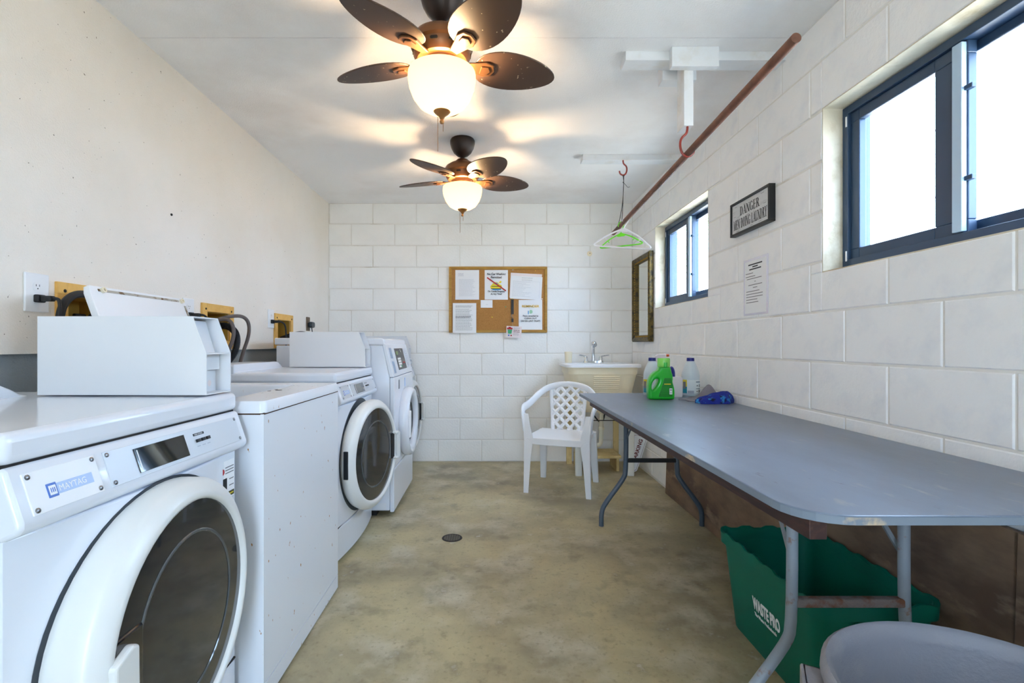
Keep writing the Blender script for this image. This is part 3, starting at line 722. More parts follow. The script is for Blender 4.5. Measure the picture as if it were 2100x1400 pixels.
def sheet(px0, py0, px1, py1, label, y=-.0125, rot=0, m_=PAPER, name='paper_sheet', cat='paper', th=.0008, group='sheets pinned to the board'):
    cx, cz = wx((px0 + px1) / 2), wz((py0 + py1) / 2); w, h = (px1 - px0) / SC, (py1 - py0) / SC
    t = thing(name, label, cat, (cx, YW + y, cz), 0, group); t.rotation_euler = (0, R(rot), 0)
    n = 6; vs = []; fs = []
    for i in range(n + 1):                      # slight curl at the foot of the sheet
        zz = h / 2 - h * i / n; dy = -.0035 * (i / n) ** 3
        vs += [(-w / 2, dy, zz), (w / 2, dy, zz), (w / 2, dy - th, zz), (-w / 2, dy - th, zz)]
    for i in range(n):
        for k in range(4): fs.append((4 * i + k, 4 * i + (k + 1) % 4, 4 * i + 4 + (k + 1) % 4, 4 * i + 4 + k))
    fs += [(0, 1, 2, 3), (4 * n, 4 * n + 3, 4 * n + 2, 4 * n + 1)]
    MB().add(vs, fs).build('sheet', m_, t)
    t['w'] = w; t['h'] = h
    return t, w, h, -th - .004
def bars(t, m_, rects, y):
    mb = MB()
    for (x0, z0, x1, z1) in rects: mb.box(x0, x1, y - .0003, y, z0, z1)
    return mb.build('print', m_, t)
def line_block(w, h, top, bottom, n, left, right, ragged=.3, thick=.0022):
    out = []
    for i in range(n):
        z = top + (bottom - top) * i / max(1, n - 1); x1 = right - random.random() * ragged * (right - left)
        x = left
        while x < x1 - .004:
            L = random.uniform(.006, .018); out.append((x, z, min(x + L, x1), z + thick)); x += L + .003
    return out
p, w, h, y = sheet(934, 554, 982.6, 614.6, 'pale creased sheet, upper left on the board')
bars(p, INKL, line_block(w, h, h * .38, h * .30, 4, -w * .38, -w * .12) + line_block(w, h, h * .18, -h * .38, 22, -w * .35, w * .35, .2, .0014), y)
p, w, h, y = sheet(994, 554, 1041.4, 614.6, 'no car washing notice with a red slash over a cartoon car')
for s, z, sz in (('No Car Washing', .33, .0285), ('Permitted', .22, .0285), ('On Condo Property', -.245, .0215), ('At Any Time!', -.335, .0215)):
    text(s, sz, INK, p, (0, y, h * z), ux, uz, 'lettering', 'CENTER', .88, .0002, bold=.0006)
car = curve_solid('car_drawing', [smooth_closed([(-.05, -.03), (-.058, -.005), (-.04, .01), (-.025, .032), (.012, .036), (.03, .012), (.05, .006), (.055, -.02), (.03, -.034)], 2)], .0002, 0, INKYEL, p, (0, y - .0003, -h * .03), ux, uz)
curve_solid('print', [smooth_closed([(-.045, -.032), (.0, -.026), (.05, -.03), (.045, -.04), (-.03, -.043)], 2)], .0002, 0, INKBLUE, p, (0, y - .0005, -h * .03), ux, uz)
curve_solid('print', [smooth_closed([(-.022, .012), (-.016, .028), (.008, .03), (.02, .012)], 1)], .0002, 0, INKBLUE, p, (0, y - .0006, -h * .03), ux, uz)
bars(p, INK, [(-.05, -.040, .045, -.034), (-.045, -.018, .045, -.012)], y - .0007)
curve_solid('print', [smooth_closed([(.02, .018), (.04, .04), (.052, .028), (.04, .014)], 2)], .0002, 0, INKYEL, p, (0, y - .0004, 0), ux, uz)
a = MB().prism([(-w * .41, h * .225), (-w * .385, h * .265), (w * .43, -h * .185), (w * .405, -h * .225)], y - .0016, y - .001, 'y').build('red_slash', INKRED, p)
sheet(1046, 561, 1110, 612, 'backing sheet tucked behind the tilted form, upper right on the board', -.0121, 3, PAPERPK)
p, w, h, y = sheet(1047, 567, 1111, 614, 'tilted white form with a table, upper right on the board', -.0142, 3)
bars(p, INKG, line_block(w, h, h * .42, h * .33, 2, -w * .16, w * .2, .1), y)
bars(p, INKL, line_block(w, h, h * .24, -h * .38, 12, -w * .42, w * .2, .5, .0016) + [(-w * .43, h * .28 - .0008, w * .43, h * .28), (-w * .43, -h * .42, -w * .427, h * .28), (w * .427, -h * .42, w * .43, h * .28)], y)
p, w, h, y = sheet(928.9, 621.7, 976.9, 683, 'typed letter hanging over the lower left frame of the board', -.021)
bars(p, INKG, line_block(w, h, h * .40, h * .36, 2, -w * .38, w * .36, .1, .003) + line_block(w, h, h * .29, -h * .40, 19, -w * .38, w * .36, .25, .0022), y)
bars(p, INK, line_block(w, h, h * .05, h * .01, 2, -w * .38, w * .3, .1, .003), y - .0002)
p, w, h, y = sheet(986, 615.4, 1010, 631, 'small blank card in the middle of the board')
bars(p, INKL, [(-.008, -.006, .012, -.004)], y)
p, w, h, y = sheet(1063.6, 615, 1111.7, 676, 'dryer lint reminder sheet, lower right on the board')
text('REMINDER', .030, INKGOLD, p, (0, y, h * .25), ux, uz, 'lettering', 'CENTER', 1.12, .0002, bold=.0007)
for s, z in (('Please remember to', -.06), ('CLEAN OUT', -.145), ('DRYER LINT TRAPS', -.235)):
    text(s, .0215, INK, p, (0, y, h * z), ux, uz, 'lettering', 'CENTER', .98 if s[0] != 'P' else .82, .0002, bold=.0003)
curve_solid('print', [smooth_closed([(-.014, -.02), (-.014, .016), (.0, .02), (.016, .01), (.014, -.014)], 2)], .0002, 0, mat('ink_pale_green', (170, 214, 180), .6), p, (.004, y, h * .10), ux, uz)
bars(p, INKBLUE, [(-.024, h * .10 - .022, -.016, h * .10 + .01)], y - .0003)
# lanyard with tag
t = thing('lanyard', 'black strap lanyard hanging on the cork board', 'lanyard', (wx(1050.6), YW - .0165, wz(614)))
MB().box(-.0125, .0125, -.004, 0, -.138, 0).build('strap', BLACKP, t, bevel=.001)
MB().tube([(0, -.002, -.138), (-.012, -.004, -.15), (-.008, -.004, -.165), (.004, -.004, -.16), (.004, -.003, -.18)], .0022, 6, smooth=2).build('clip', SCREW, t, smooth=True)
MB().box(-.0105, .0105, -.007, 0, -.212, -.178).build('buckle', BLACKP, t, bevel=.003)
MB().tube([(.004, -.004, -.21), (.0, -.004, -.232), (.006, -.012, -.252)], .001, 6).build('cord', SCREW, t)
p, w, h, y = sheet(1038, 669, 1069, 692.5, 'pinkish plastic tag hung from the lanyard below the board', -.031, 2.5, PAPERPK, 'hang_tag', 'tag', .0015, None)
y = y - .0016
bars(p, INKRED, [(-w * .46, h * .22, -w * .1, h * .36), (-w * .36, h * .32, -w * .2, h * .43)], y)
MB().prism([(-w * .42, h * .2), (-w * .12, h * .2), (-w * .16, -h * .16), (-w * .38, -h * .16)], y - .0003, y, 'y').build('print', INKGRN, p)
for i, s in enumerate(('DO NOT BAG', 'RECYCLABLES')): text(s, .0115, INKBRN, p, (w * .18, y, h * (.12 - .14 * i)), ux, uz, 'lettering', 'CENTER', .78, .0002, bold=.0003)
bars(p, INKG, line_block(w, h, h * .36, h * .30, 2, -w * .02, w * .42, .1, .0015) + line_block(w, h, -h * .12, -h * .28, 4, -w * .04, w * .42, .2, .0012), y)
bars(p, BADGEB, [(-w * .38, -h * .36, -w * .28, -h * .24)], y); bars(p, INKRED, [(-w * .22, -h * .36, -w * .12, -h * .26)], y)
for (px, py, m_, lab) in ((890 + 835 / 7, 520 + 913 / 7, INKYEL, 'yellow push pin alone on bare cork'), (890 + 1028 / 7, 520 + 765 / 7, INKGRN, 'green push pin left of the lanyard'),
                          (890 + 1122 / 7, 520 + 651 / 7, INKYEL, 'yellow push pin at the top of the lanyard'), (890 + 1130 / 7, 520 + 238 / 7, PRINTW, 'white push pin above the tilted form'),
                          (890 + 1548 / 7, 520 + 652 / 7, PRINTW, 'white push pin at the corner between form and reminder'), (890 + 1452 / 7, 520 + 250 / 7, INKGOLD, 'gold push pin at the top right of the board')):
    o = MB().lathe([(.0035, 0), (.0022, -.004), (.0022, -.007), (.005, -.010), (.0045, -.013), (0, -.0135)], 10, 'y').build('push_pin', m_, smooth=True)
    o.location = (wx(px), YW - .0122 - (.0085 if 'lanyard' in lab and 'top' in lab else 0) - (.002 if 'corner' in lab else 0), wz(py)); tag(o, lab, 'push pin', 'push pins on the board')
t = thing('wall_escutcheon', 'small round cream cap on the back wall, upper right', 'wall cap', (wx(1209), YW, wz(520)))
MB().lathe([(.024, 0), (.022, -.006), (.014, -.010), (.012, -.010), (.011, -.018), (0, -.018)], 20, 'y').build('cap_ring', CREAM, t, smooth=True)
MB().lathe([(.004, -.018), (.004, -.020), (0, -.020)], 10, 'y').build('screw', IRON, t)

# ------------------------------------------------------------------ right wall: mirror, sign, notice
t = thing('mirror', 'narrow mirror in an ornate dark gilt frame beside the far window', 'mirror', (XR, 4.31, 1.118))
W, H = .242, .742
def fr(n):
    """mitred frame bars: each a profile run between two corners"""
    steps = [(0, .004), (0, .034), (.012, .045), (.028, .040), (.040, .030), (.052, .028), (.058, .012), (.058, .004)]
    cor = [(-W, 0), (W, 0), (W, H), (-W, H)]
    ins = [(1, 1), (-1, 1), (-1, -1), (1, -1)]
    lps = []
    for (a, b) in ((n, (n + 1) % 4),):
        for i in (a, b):
            lps.append([(-d, cor[i][0] + ins[i][0] * e, cor[i][1] + ins[i][1] * e) for e, d in steps])
    return MB().loops(lps, True, True)
for n in range(4):
    f = fr(n).build('frame_bar', GILT, t, smooth=True, ang=25)
    # bead row along the inner edge of the bar
    m = MB(); cor = [(-W, 0), (W, 0), (W, H), (-W, H)]; a, b = cor[n], cor[(n + 1) % 4]
    L = math.hypot(b[0] - a[0], b[1] - a[1]); k = int((L - .11) / .022)
    for i in range(k):
        s = (.06 + (L - .12) * (i + .5) / k) / L; py, pz = a[0] + (b[0] - a[0]) * s, a[1] + (b[1] - a[1]) * s
        dy, dz = (0, .046) if n == 0 else (0, -.046) if n == 2 else (-.046, 0) if n == 1 else (.046, 0)
        m.lathe([(.007, -.027), (.005, -.033), (0, -.036)], 6, 'x', (0, py + dy, pz + dz))
    m.build('bead_trim', GILTB, f, smooth=True)
MB().box(-.012, -.004, -W + .05, W - .05, .05, H - .05).build('mirror_glass', MIRROR, t)

UY = Vector((0, -1, 0))
YS = 2.522
t = thing('danger_sign', 'framed DANGER MEN DOING LAUNDRY sign on the right wall', 'sign', (XR, YS, 1.673))
W, H = .19, .176
m = MB()
for (a, b, c, d) in holed(-W, W, 0, H, [(-W + .012, W - .012, .012, H - .012)]): m.box(-.031, -.001, a, b, c, d)
m.build('sign_frame', BLACKP, t, bevel=.001)
MB().box(-.024, -.002, -W + .012, W - .012, .012, H - .012).build('sign_panel', mat('distressed_white', (206, 208, 208), .6, c2=[((180, 182, 184), 14, .5, .7)], stretch=(1, 1, 4)), t)
def serif(word, x0, z0, width, height, y, parent):
    T, n_, S, s_ = .19, .065, .10, .05
    adv = {'I': .45, 'M': 1.15, 'N': .95, 'A': .92, 'D': .92, 'O': .92, 'G': .92, 'U': .92, 'Y': .88, 'L': .76, 'E': .78, 'R': .90, ' ': .5}
    tot = sum(adv[c] for c in word); k = width / tot
    polys = []
    def bar(a, b, c, d): polys.append([(a, c), (b, c), (b, d), (a, d)])
    def stem(x, w, top=True, bot=True):
        bar(x, x + w, 0, 1)
        if bot: bar(x - S * .7, x + w + S * .7, 0, s_)
        if top: bar(x - S * .7, x + w + S * .7, 1 - s_, 1)
    def diag(xb, xt, w, zb=0, zt=1): polys.append([(xb, zb), (xb + w, zb), (xt + w, zt), (xt, zt)])
    def ring(cx, cz, rx, rz, ix, iz, a0, a1, n=14):
        for i in range(n):
            p, q = R(a0 + (a1 - a0) * i / n), R(a0 + (a1 - a0) * (i + 1) / n)
            polys.append([(cx + rx * math.cos(p), cz + rz * math.sin(p)), (cx + rx * math.cos(q), cz + rz * math.sin(q)), (cx + ix * math.cos(q), cz + iz * math.sin(q)), (cx + ix * math.cos(p), cz + iz * math.sin(p))])
    mb = MB(); x = 0
    for c in word:
        polys.clear()
        if c == 'I': stem(.13, T)
        if c == 'L': stem(.12, T); bar(.12, .68, 0, s_); bar(.62, .68, 0, .26)
        if c == 'E': stem(.12, T); bar(.12, .68, 0, s_); bar(.12, .66, 1 - s_, 1); bar(.3, .54, .49, .54); bar(.62, .68, 0, .24); bar(.60, .66, .78, 1); bar(.5, .55, .4, .63)
        if c == 'D': stem(.12, T); ring(.34, .5, .5, .5, .32, .45, -90, 90); bar(.2, .36, 0, s_); bar(.2, .36, 1 - s_, 1)
        if c == 'O': ring(.46, .5, .41, .51, .22, .46, 0, 360, 28)
        if c == 'G': ring(.46, .5, .41, .51, .22, .46, 35, 325, 24); bar(.64, .82, .05, .42); bar(.54, .9, .40, .45)
        if c == 'U': stem(.12, T, True, False); bar(.70, .76, .25, 1); bar(.60, .88, 1 - s_, 1); ring(.445, .27, .325, .28, .14, .22, 180, 360)
        if c == 'N': bar(.12, .18, 0, 1); diag(.66, .06, .2); bar(.76, .82, 0, 1); bar(.02, .3, 0, s_); bar(.66, .92, 1 - s_, 1); bar(.0, .2, 1 - s_, 1)
        if c == 'M': bar(.12, .18, 0, 1); diag(.46, .08, .18); diag(.53, .90, .06); stem(.86, T, True, True); bar(.02, .28, 0, s_); bar(.0, .2, 1 - s_, 1)
        if c == 'A': diag(.10, .42, .06); diag(.62, .36, .2); bar(.24, .66, .30, .35); bar(.02, .26, 0, s_); bar(.54, .92, 0, s_)
        if c == 'R': stem(.12, T); ring(.34, .74, .36, .26, .18, .21, -90, 90); bar(.2, .36, 1 - s_, 1); bar(.2, .36, .48, .53); diag(.64, .38, .2, 0, .5); bar(.62, .92, 0, s_)
        if c == 'Y': diag(.34, .04, .2, .45, 1); diag(.44, .72, .06, .45, 1); bar(.34, .53, 0, .5); bar(.22, .65, 0, s_); bar(-.02, .3, 1 - s_, 1); bar(.6, .88, 1 - s_, 1)
        for p in polys:
            vs = [(y, -(x0 + (x + a) * k), z0 + b * height) for a, b in p]; mb.add(vs + [(y - .0006, q[1], q[2]) for q in vs], [(0, 1, 2, 3), (7, 6, 5, 4), (0, 4, 5, 1), (1, 5, 6, 2), (2, 6, 7, 3), (3, 7, 4, 0)])
        x += adv[c]
    return mb.build('lettering', INK, parent)
serif('DANGER', -.096, .096, .190, .046, -.0241, t)
serif('MEN DOING LAUNDRY', -.162, .031, .322, .050, -.0241, t)
m = MB()
for (yy, zz, L) in ((-.14, .15, .02), (-.05, .146, .025), (.12, .151, .03), (-.15, .10, .02), (-.02, .085, .03), (.14, .098, .025), (-.12, .018, .03), (.02, .020, .02), (.1, .021, .025)):
    m.box(-.0246, -.0241, -yy - L / 2, -yy + L / 2, zz, zz + .0016)
m.build('wear_marks', INKG, t)
t = thing('notice_sheet', 'white notice in a clear plastic sleeve on the right wall below the sign', 'paper', (XR, 2.507, 1.39))
MB().box(-.003, -.0005, -.115, .115, -.145, .143).build('sleeve', SLEEVE, t, bevel=.001)
MB().box(-.0036, -.003, -.100, .100, -.135, .130).build('sheet', PAPER, t)
m = MB(); m2 = MB()
for i, (z, L, off) in enumerate(((.108, .13, 0), (.096, .05, 0), (.084, .11, 0))): m.box(-.0042, -.0036, -L / 2, L / 2, z, z + .006)
for (z, a, b) in ((.066, .02, .09), (.050, .0, .09), (.038, -.06, .08), (.022, -.005, .005), (.006, -.065, .065), (-.008, -.02, .02), (-.026, -.04, .085), (-.040, -.07, .085), (-.054, -.07, .085), (-.068, -.02, .085), (-.082, -.03, .085)):
    m2.box(-.0042, -.0036, a, b, z, z + .0034)
m.build('print', INK, t); m2.build('print', INKG, t)

# ------------------------------------------------------------------ rod, brackets, hooks, hangers
o = MB().tube([(.897, 1.464, 1.994), (.897, 3.634, 1.904)], .0152, 20).build('closet_rod', COPPERROD, smooth=True)
tag(o, 'long rust-brown closet rod hung below the ceiling', 'rod')
t = thing('ceiling_bracket', 'white timber ceiling bracket with a drop post holding the rod', 'bracket', (.91, 2.25, ZC))
MB().box(-.30, XR - .91, 0, .085, -.041, 0).build('cross_bar', PAINTW, t, bevel=.002)
MB().box(-.104, .105, -.036, -.0005, -.088, 0).build('front_block', PAINTW, t, bevel=.002)
MB().box(-.104, .055, .0855, .15, -.085, 0).build('rear_block', PAINTW, t, bevel=.002)
MB().box(-.037, .006, .0, .084, -.335, -.0415).build('drop_post', PAINTW, t, bevel=.002)
t = thing('ceiling_bracket', 'plain white timber strip across the ceiling near the back', 'bracket', (.97, 3.47, ZC))
MB().box(-.327, XR - .97, 0, .085, -.04, 0).build('cross_bar', PAINTW, t, bevel=.002)
def hook(loc, flip, label, rod):
    t = thing('ceiling_hook', label, 'hook', loc, 0, 'red vinyl-coated hooks'); f = flip
    pts = [(0, 0, 0), (0, 0, -.012), (-.004 * f, 0, -.03), (-.030 * f, 0, -.05), (-.034 * f, 0, -.085), (-.022 * f, 0, -.118), (.004 * f, 0, -.128), (.028 * f, 0, -.112), (.032 * f, 0, -.09)]
    if rod: pts = [(p[0], p[1], p[2] * 1.08) for p in pts]
    else: pts = [(p[0] * .8, p[1], p[2] * .82) for p in pts]
    MB().tube(pts, .0055, 8, smooth=2).build('hook_rod', REDHOOK, t, smooth=True)
    return t
hook((.893, 2.262, 2.0815), 1, 'red hook cradling the rust-brown rod', True)
hook((.925, 3.475, ZC - .041), -1, 'red hook near the back holding a black wire', False)
m = MB().tube([(.925, 3.475, 2.268), (.930, 3.475, 2.22), (.926, 3.475, 2.15), (.921, 3.47, 2.03), (.912, 3.465, 1.935), (.915, 3.46, 1.91), (.897, 3.46, 1.893), (.88, 3.46, 1.91), (.895, 3.465, 1.94), (.922, 3.47, 2.08), (.928, 3.475, 2.2), (.93, 3.475, 2.268)], .0022, 6, smooth=2)
m.tube([(.926, 3.475, 2.222), (.945, 3.47, 2.20), (.955, 3.47, 2.185), (.97, 3.47, 2.19)], .0014, 6, smooth=2)
m.lathe([(0, .006), (.006, 0), (0, -.006)], 8, 'z', (.927, 3.475, 2.222)).lathe([(0, .008), (.009, 0), (0, -.008)], 8, 'z', (.928, 3.475, 2.268))
tag(m.build('support_wire', WIRE, smooth=True), 'twisted black wire tying the rod end to its hook', 'wire')
def hanger(y, rz, w, drop, m_, label, tilt=0, r=.0048):
    zr = 1.994 - .0415 * (y - 1.464) + .0152 + .003
    t = thing('clothes_hanger', label, 'hanger', (.897, y, zr), rz, 'plastic hangers on the rod')
    Mt = Matrix.Rotation(R(tilt), 4, 'Y')
    hk = [(-.020, 0, -.028), (-.0205, 0, -.012), (-.010, 0, .001), (.0, 0, .003), (.012, 0, .0), (.0205, 0, -.014), (.018, 0, -.032), (.004, 0, -.05), (0, 0, -.075)]
    MB().tube(hk, .0032, 8, smooth=2).xf(Mt).build('hook', m_, t, smooth=True)
    z0 = -.075
    tri = [(0, 0, z0), (w * .25, 0, z0 - drop * .33), (w / 2 - .02, 0, z0 - drop * .78), (w / 2, 0, z0 - drop * .9), (w / 2 - .012, 0, z0 - drop), (0, 0, z0 - drop), (-w / 2 + .012, 0, z0 - drop), (-w / 2, 0, z0 - drop * .9), (-w / 2 + .02, 0, z0 - drop * .78), (-w * .25, 0, z0 - drop * .33), (0, 0, z0)]
    MB().tube(tri, r, 8, smooth=2).xf(Mt).build('frame', m_, t, smooth=True)
    MB().prism([(-.035, z0 - .014), (0, z0 + .006), (.035, z0 - .014), (.022, z0 - .022), (-.022, z0 - .022)], -.004, .004, 'y').xf(Mt).build('gusset', m_, t, bevel=.002)
    for s in (-1, 1):
        MB().tube([(s * w * .30, 0, z0 - drop * .45), (s * w * .29, 0, z0 - drop * .62), (s * w * .27, 0, z0 - drop * .60)], .0025, 6, smooth=1).xf(Mt).build('strap_hook', m_, t, smooth=True)
hanger(3.30, R(-30), .385, .125, HWHITE, 'white plastic hanger on the far end of the rod', 9, .0058)
hanger(3.42, R(-38), .31, .088, HGREEN, 'lime green plastic hanger behind the white one', 1, .0042)

# ------------------------------------------------------------------ laundry sink
t = thing('laundry_sink', 'cream utility sink on legs in the back right corner', 'sink', (.95, 4.40, 0))
hx, hy = .315, .262
tub = MB().loops([rrect(0, .0, .20, .16, .05, .52), rrect(0, .0, .225, .19, .06, .56), rrect(0, .0, .285, .235, .07, .84), rrect(0, 0, .287, .237, .07, .846), rrect(0, 0, .292, .242, .07, .846), rrect(0, 0, .296, .246, .07, .906)], True, False).build('basin', CREAM, t, smooth=True, ang=30)
MB().loops([rrect(0, 0, .29, .24, .05, .904), rrect(0, 0, hx, hy, .045, .904), rrect(0, 0, hx, hy, .045, .924), rrect(0, 0, hx - .006, hy - .006, .04, .93),
            rrect(0, -.04, .262, .172, .05, .928), rrect(0, -.04, .255, .165, .05, .92), rrect(0, -.03, .20, .15, .05, .60), rrect(0, -.02, .05, .05, .04, .575)], False, True).build('rim', WHITEP, t, smooth=True, ang=35)
m = MB()
for k in range(9): m.box(-.085, .13, -.245 + k * -.0 + .0035 * k, -.22, .822 - .016 * k, .830 - .016 * k)
m.build('front_ribs', CREAM, t, bevel=.002)
for (x, y) in ((-.21, -.22), (.225, -.22)): MB().loops([rrect(x, y, .028, .02, .012, 0, 3), rrect(x, y, .032, .024, .014, .6, 3)], True, True).build('leg', mat('leg_offwhite', (236, 236, 228), .4), t, smooth=True, ang=50)
for (x, y) in ((-.225, .19), (.205, .19)): MB().box(x - .024, x + .024, y - .014, y + .014, 0, .6).build('leg', CREAMY, t, bevel=.003)
pp = MB().tube([(.03, 0, .58), (.03, 0, .26), (.02, 0, .215), (-.02, 0, .205), (-.045, 0, .225), (-.05, .02, .30), (-.05, .10, .345), (-.05, .255, .345)], .019, 12, smooth=2).build('drain_pipe', PVC, t, smooth=True)
for z in (.36, .50): MB().lathe([(.02, -.014), (.027, -.012), (.027, .012), (.02, .014)], 16, 'z', (.03, 0, z)).build('slip_nut', PVC, pp, smooth=True)
MB().tube([(-.01, .2, .62), (-.04, .17, .5), (.06, .12, .36), (.10, .15, .48), (.11, .2, .60)], .007, 8, smooth=3).build('supply_hose', RUBBER, t, smooth=True)
MB().tube([(-.21, -.02, .43), (.2, -.02, .43)], .004, 8).build('brace_rod', IRON, t)
fc = MB().loops([rrect(0, .195, .095, .028, .02, .929), rrect(0, .195, .09, .024, .018, .945)], True, True).build('faucet', CHROME, t, smooth=True, ang=40)
MB().tube([(0, .20, .94), (0, .20, 1.03), (-.003, .17, 1.085), (-.006, .12, 1.10), (-.006, .10, 1.09)], [.017, .014, .013, .016, .02], 12, smooth=2).build('spout', CHROME, fc, smooth=True)
MB().lathe([(0, .028), (.018, .022), (.026, .008), (.026, -.008), (.018, -.022), (0, -.028)], 16, 'z', (-.012, .12, 1.10)).build('spray_head', CHROME, fc, smooth=True)
for s in (-1, 1):
    hb = MB().lathe([(.02, .94), (.018, .965), (.014, .985), (0, .99)], 14, 'z', (s * .068, .195, 0)).build('tap_body', CHROME, fc, smooth=True)
    hb.parent = t
    MB().tube([(s * .068, .195, .985), (s * .10, .18, .992), (s * .135, .165, 1.0)], .0055, 8).build('lever', CHROME, hb, smooth=True)
o = thing('drinking_cup', 'cream plastic cup at the left back of the sink', 'cup', (.715, 4.56, .929))
MB().lathe([(.0, 0), (.03, 0), (.036, .10), (.034, .10), (.028, .004), (0, .004)], 24).build('cup_body', CREAM, o, smooth=True)
t = thing('low_shelf', 'low yellowed shelf board standing under the sink', 'shelf', (.94, 4.44, 0))
MB().box(-.17, .185, -.16, .14, .118, .142).build('board', CREAMY, t, bevel=.002)
for x in (-.165, .165): MB().box(x - .012, x + .012, -.12, .12, 0, .118).build('end_support', CREAMY, t, bevel=.002)

# ------------------------------------------------------------------ parking sign leaning behind the sink leg
t = thing('parking_sign', 'white sign board with brown PARKING lettering leaning in the corner', 'sign', (1.155, 4.235, 0))
ang = R(19); uu = Vector((math.sin(ang), .03, math.cos(ang))).normalized(); vv = Vector((-math.cos(ang), 0, math.sin(ang)))
vv = (vv - uu * vv.dot(uu)).normalized(); nn = uu.cross(vv)
org = Vector((.085, 0, .012))
def bp_(a, b, d): return org + uu * a + vv * b + nn * d
pl = rpoly(.155, .062, .025, .155, .062)
MB().add([bp_(a, b, 0) for a, b in pl] + [bp_(a, b, -.006) for a, b in pl], [tuple(range(len(pl))), tuple(range(2 * len(pl) - 1, len(pl) - 1, -1))] + [(i, (i + 1) % len(pl), len(pl) + (i + 1) % len(pl), len(pl) + i) for i in range(len(pl))]).build('board', PAINTW, t)
po = rpoly(.147, .054, .02, .155, .062); pi_ = rpoly(.1445, .0515, .019, .155, .062); n = len(po)
MB().add([bp_(a, b, .0006) for a, b in po] + [bp_(a, b, .0006) for a, b in pi_], [(i, (i + 1) % n, n + (i + 1) % n, n + i) for i in range(n)]).build('border_line', INKBRN, t)
text('PARKING', .044, INKBRN, t, bp_(.085, .035, .0004), uu, vv, 'lettering', 'LEFT', 1.05, .0004, bold=.0012)

# ------------------------------------------------------------------ plastic chair
t = thing('garden_chair', 'white plastic garden armchair with a lattice back', 'chair', (.553, 3.815, 0), R(-20))
top = []
N = 14
def seat_z(x, y): return .418 - .012 * (1 - (x / .23) ** 2) * (1 - ((y + .0) / .24) ** 2) - (.02 * max(0, (-.15 - y) / .07) ** 2)
vs = []; fs = []
for lev in (0, 1):
    for i in range(N + 1):
        for j in range(N + 1):
            x = -.232 + .464 * i / N; y = -.225 + .43 * j / N
            x *= (1 - .10 * (j / N)); vs.append((x, y, seat_z(x, y) - lev * .016))
M1 = (N + 1) ** 2
for i in range(N):
    for j in range(N):
        a = i * (N + 1) + j; q = (a, a + N + 1, a + N + 2, a + 1); fs.append(q); fs.append(tuple(M1 + k for k in q[::-1]))
rim = [i * (N + 1) for i in range(N + 1)] + [N * (N + 1) + j for j in range(1, N + 1)] + [i * (N + 1) + N for i in range(N - 1, -1, -1)] + [j for j in range(N - 1, 0, -1)]
for i in range(len(rim)): a, b = rim[i], rim[(i + 1) % len(rim)]; fs.append((a, M1 + a, M1 + b, b))
MB().add(vs, fs).build('seat', WHITEP, t, smooth=True, ang=50)
MB().prism([(-.226, .412), (-.2, .392), (-.18, .366), (-.1, .362), (.1, .362), (.18, .366), (.2, .392), (.226, .412)], -.226, -.212, 'y').build('seat_apron', WHITEP, t, bevel=.004)
for sx in (-1, 1):
    MB().prism([(-.22, .372), (.19, .372), (.19, .41), (-.22, .41)], sx * .205 - .006, sx * .205 + .006, 'x').build('seat_apron', WHITEP, t, bevel=.003)
    # front leg: L-section channel, wider at the top
    def Ls(cx, cy, w, dd, z, th=.006):
        return [(cx, cy, z), (cx - sx * w, cy, z), (cx - sx * w, cy + th, z), (cx - sx * th, cy + th, z), (cx - sx * th, cy + dd, z), (cx, cy + dd, z)]
    MB().loops([Ls(sx * .248, -.212, .036, .034, 0), Ls(sx * .242, -.222, .05, .05, .25), Ls(sx * .240, -.225, .07, .07, .40), Ls(sx * .246, -.222, .05, .06, .50), Ls(sx * .256, -.215, .045, .06, .585)], True, True).build('leg', WHITEP, t, smooth=True, ang=40)
    MB().loops([rrect(sx * .215, .262, .022, .016, .009, 0, 3), rrect(sx * .20, .215, .03, .022, .011, .28, 3), rrect(sx * .19, .185, .036, .026, .012, .41, 3)], True, True).build('leg', WHITEP, t, smooth=True, ang=40)
    pts = [(sx * .243, -.205, .46), (sx * .25, -.212, .54), (sx * .258, -.205, .60), (sx * .262, -.165, .625), (sx * .262, -.09, .628), (sx * .258, 0, .638), (sx * .245, .08, .664), (sx * .215, .15, .706), (sx * .16, .20, .748), (sx * .08, .225, .771), (sx * -.002, .23, .777)]
    MB().tube(pts, [.02, .024, .028, .03, .03, .03, .03, .029, .027, .025, .025], 12, smooth=2, sec=(1.0, .48), up=(sx * 1, 0, .2)).build('armrest', WHITEP, t, smooth=True, ang=60)
    MB().tube([(sx * .118, .185, .405), (sx * .125, .205, .52), (sx * .135, .218, .66), (sx * .138, .222, .748)], [.016, .014, .015, .017], 10, smooth=2, sec=(1, .6), up=(0, 1, 0)).build('back_post', WHITEP, t, smooth=True, ang=60)
def by(z): return .185 + (z - .405) * .115
W0 = .122
for k in range(-7, 8):
    for dr in (-1, 1):
        # lattice strip x = x0 + dr*(z-.59)*1.0 clipped to the panel between the posts
        x0 = k * .080 + .02; a, b = None, None
        z0, z1 = .412, .765
        lo = max(z0, .59 + min((-W0 - x0) / dr, (W0 - x0) / dr)); hi = min(z1, .59 + max((-W0 - x0) / dr, (W0 - x0) / dr))
        if hi - lo < .03: continue
        p, q = (x0 + dr * (lo - .59), by(lo), lo), (x0 + dr * (hi - .59), by(hi), hi)
        MB().tube([p, q], .0135, 4, sec=(.95, .45), up=(0, 1, 0)).build('lattice_strip', WHITEP, t)

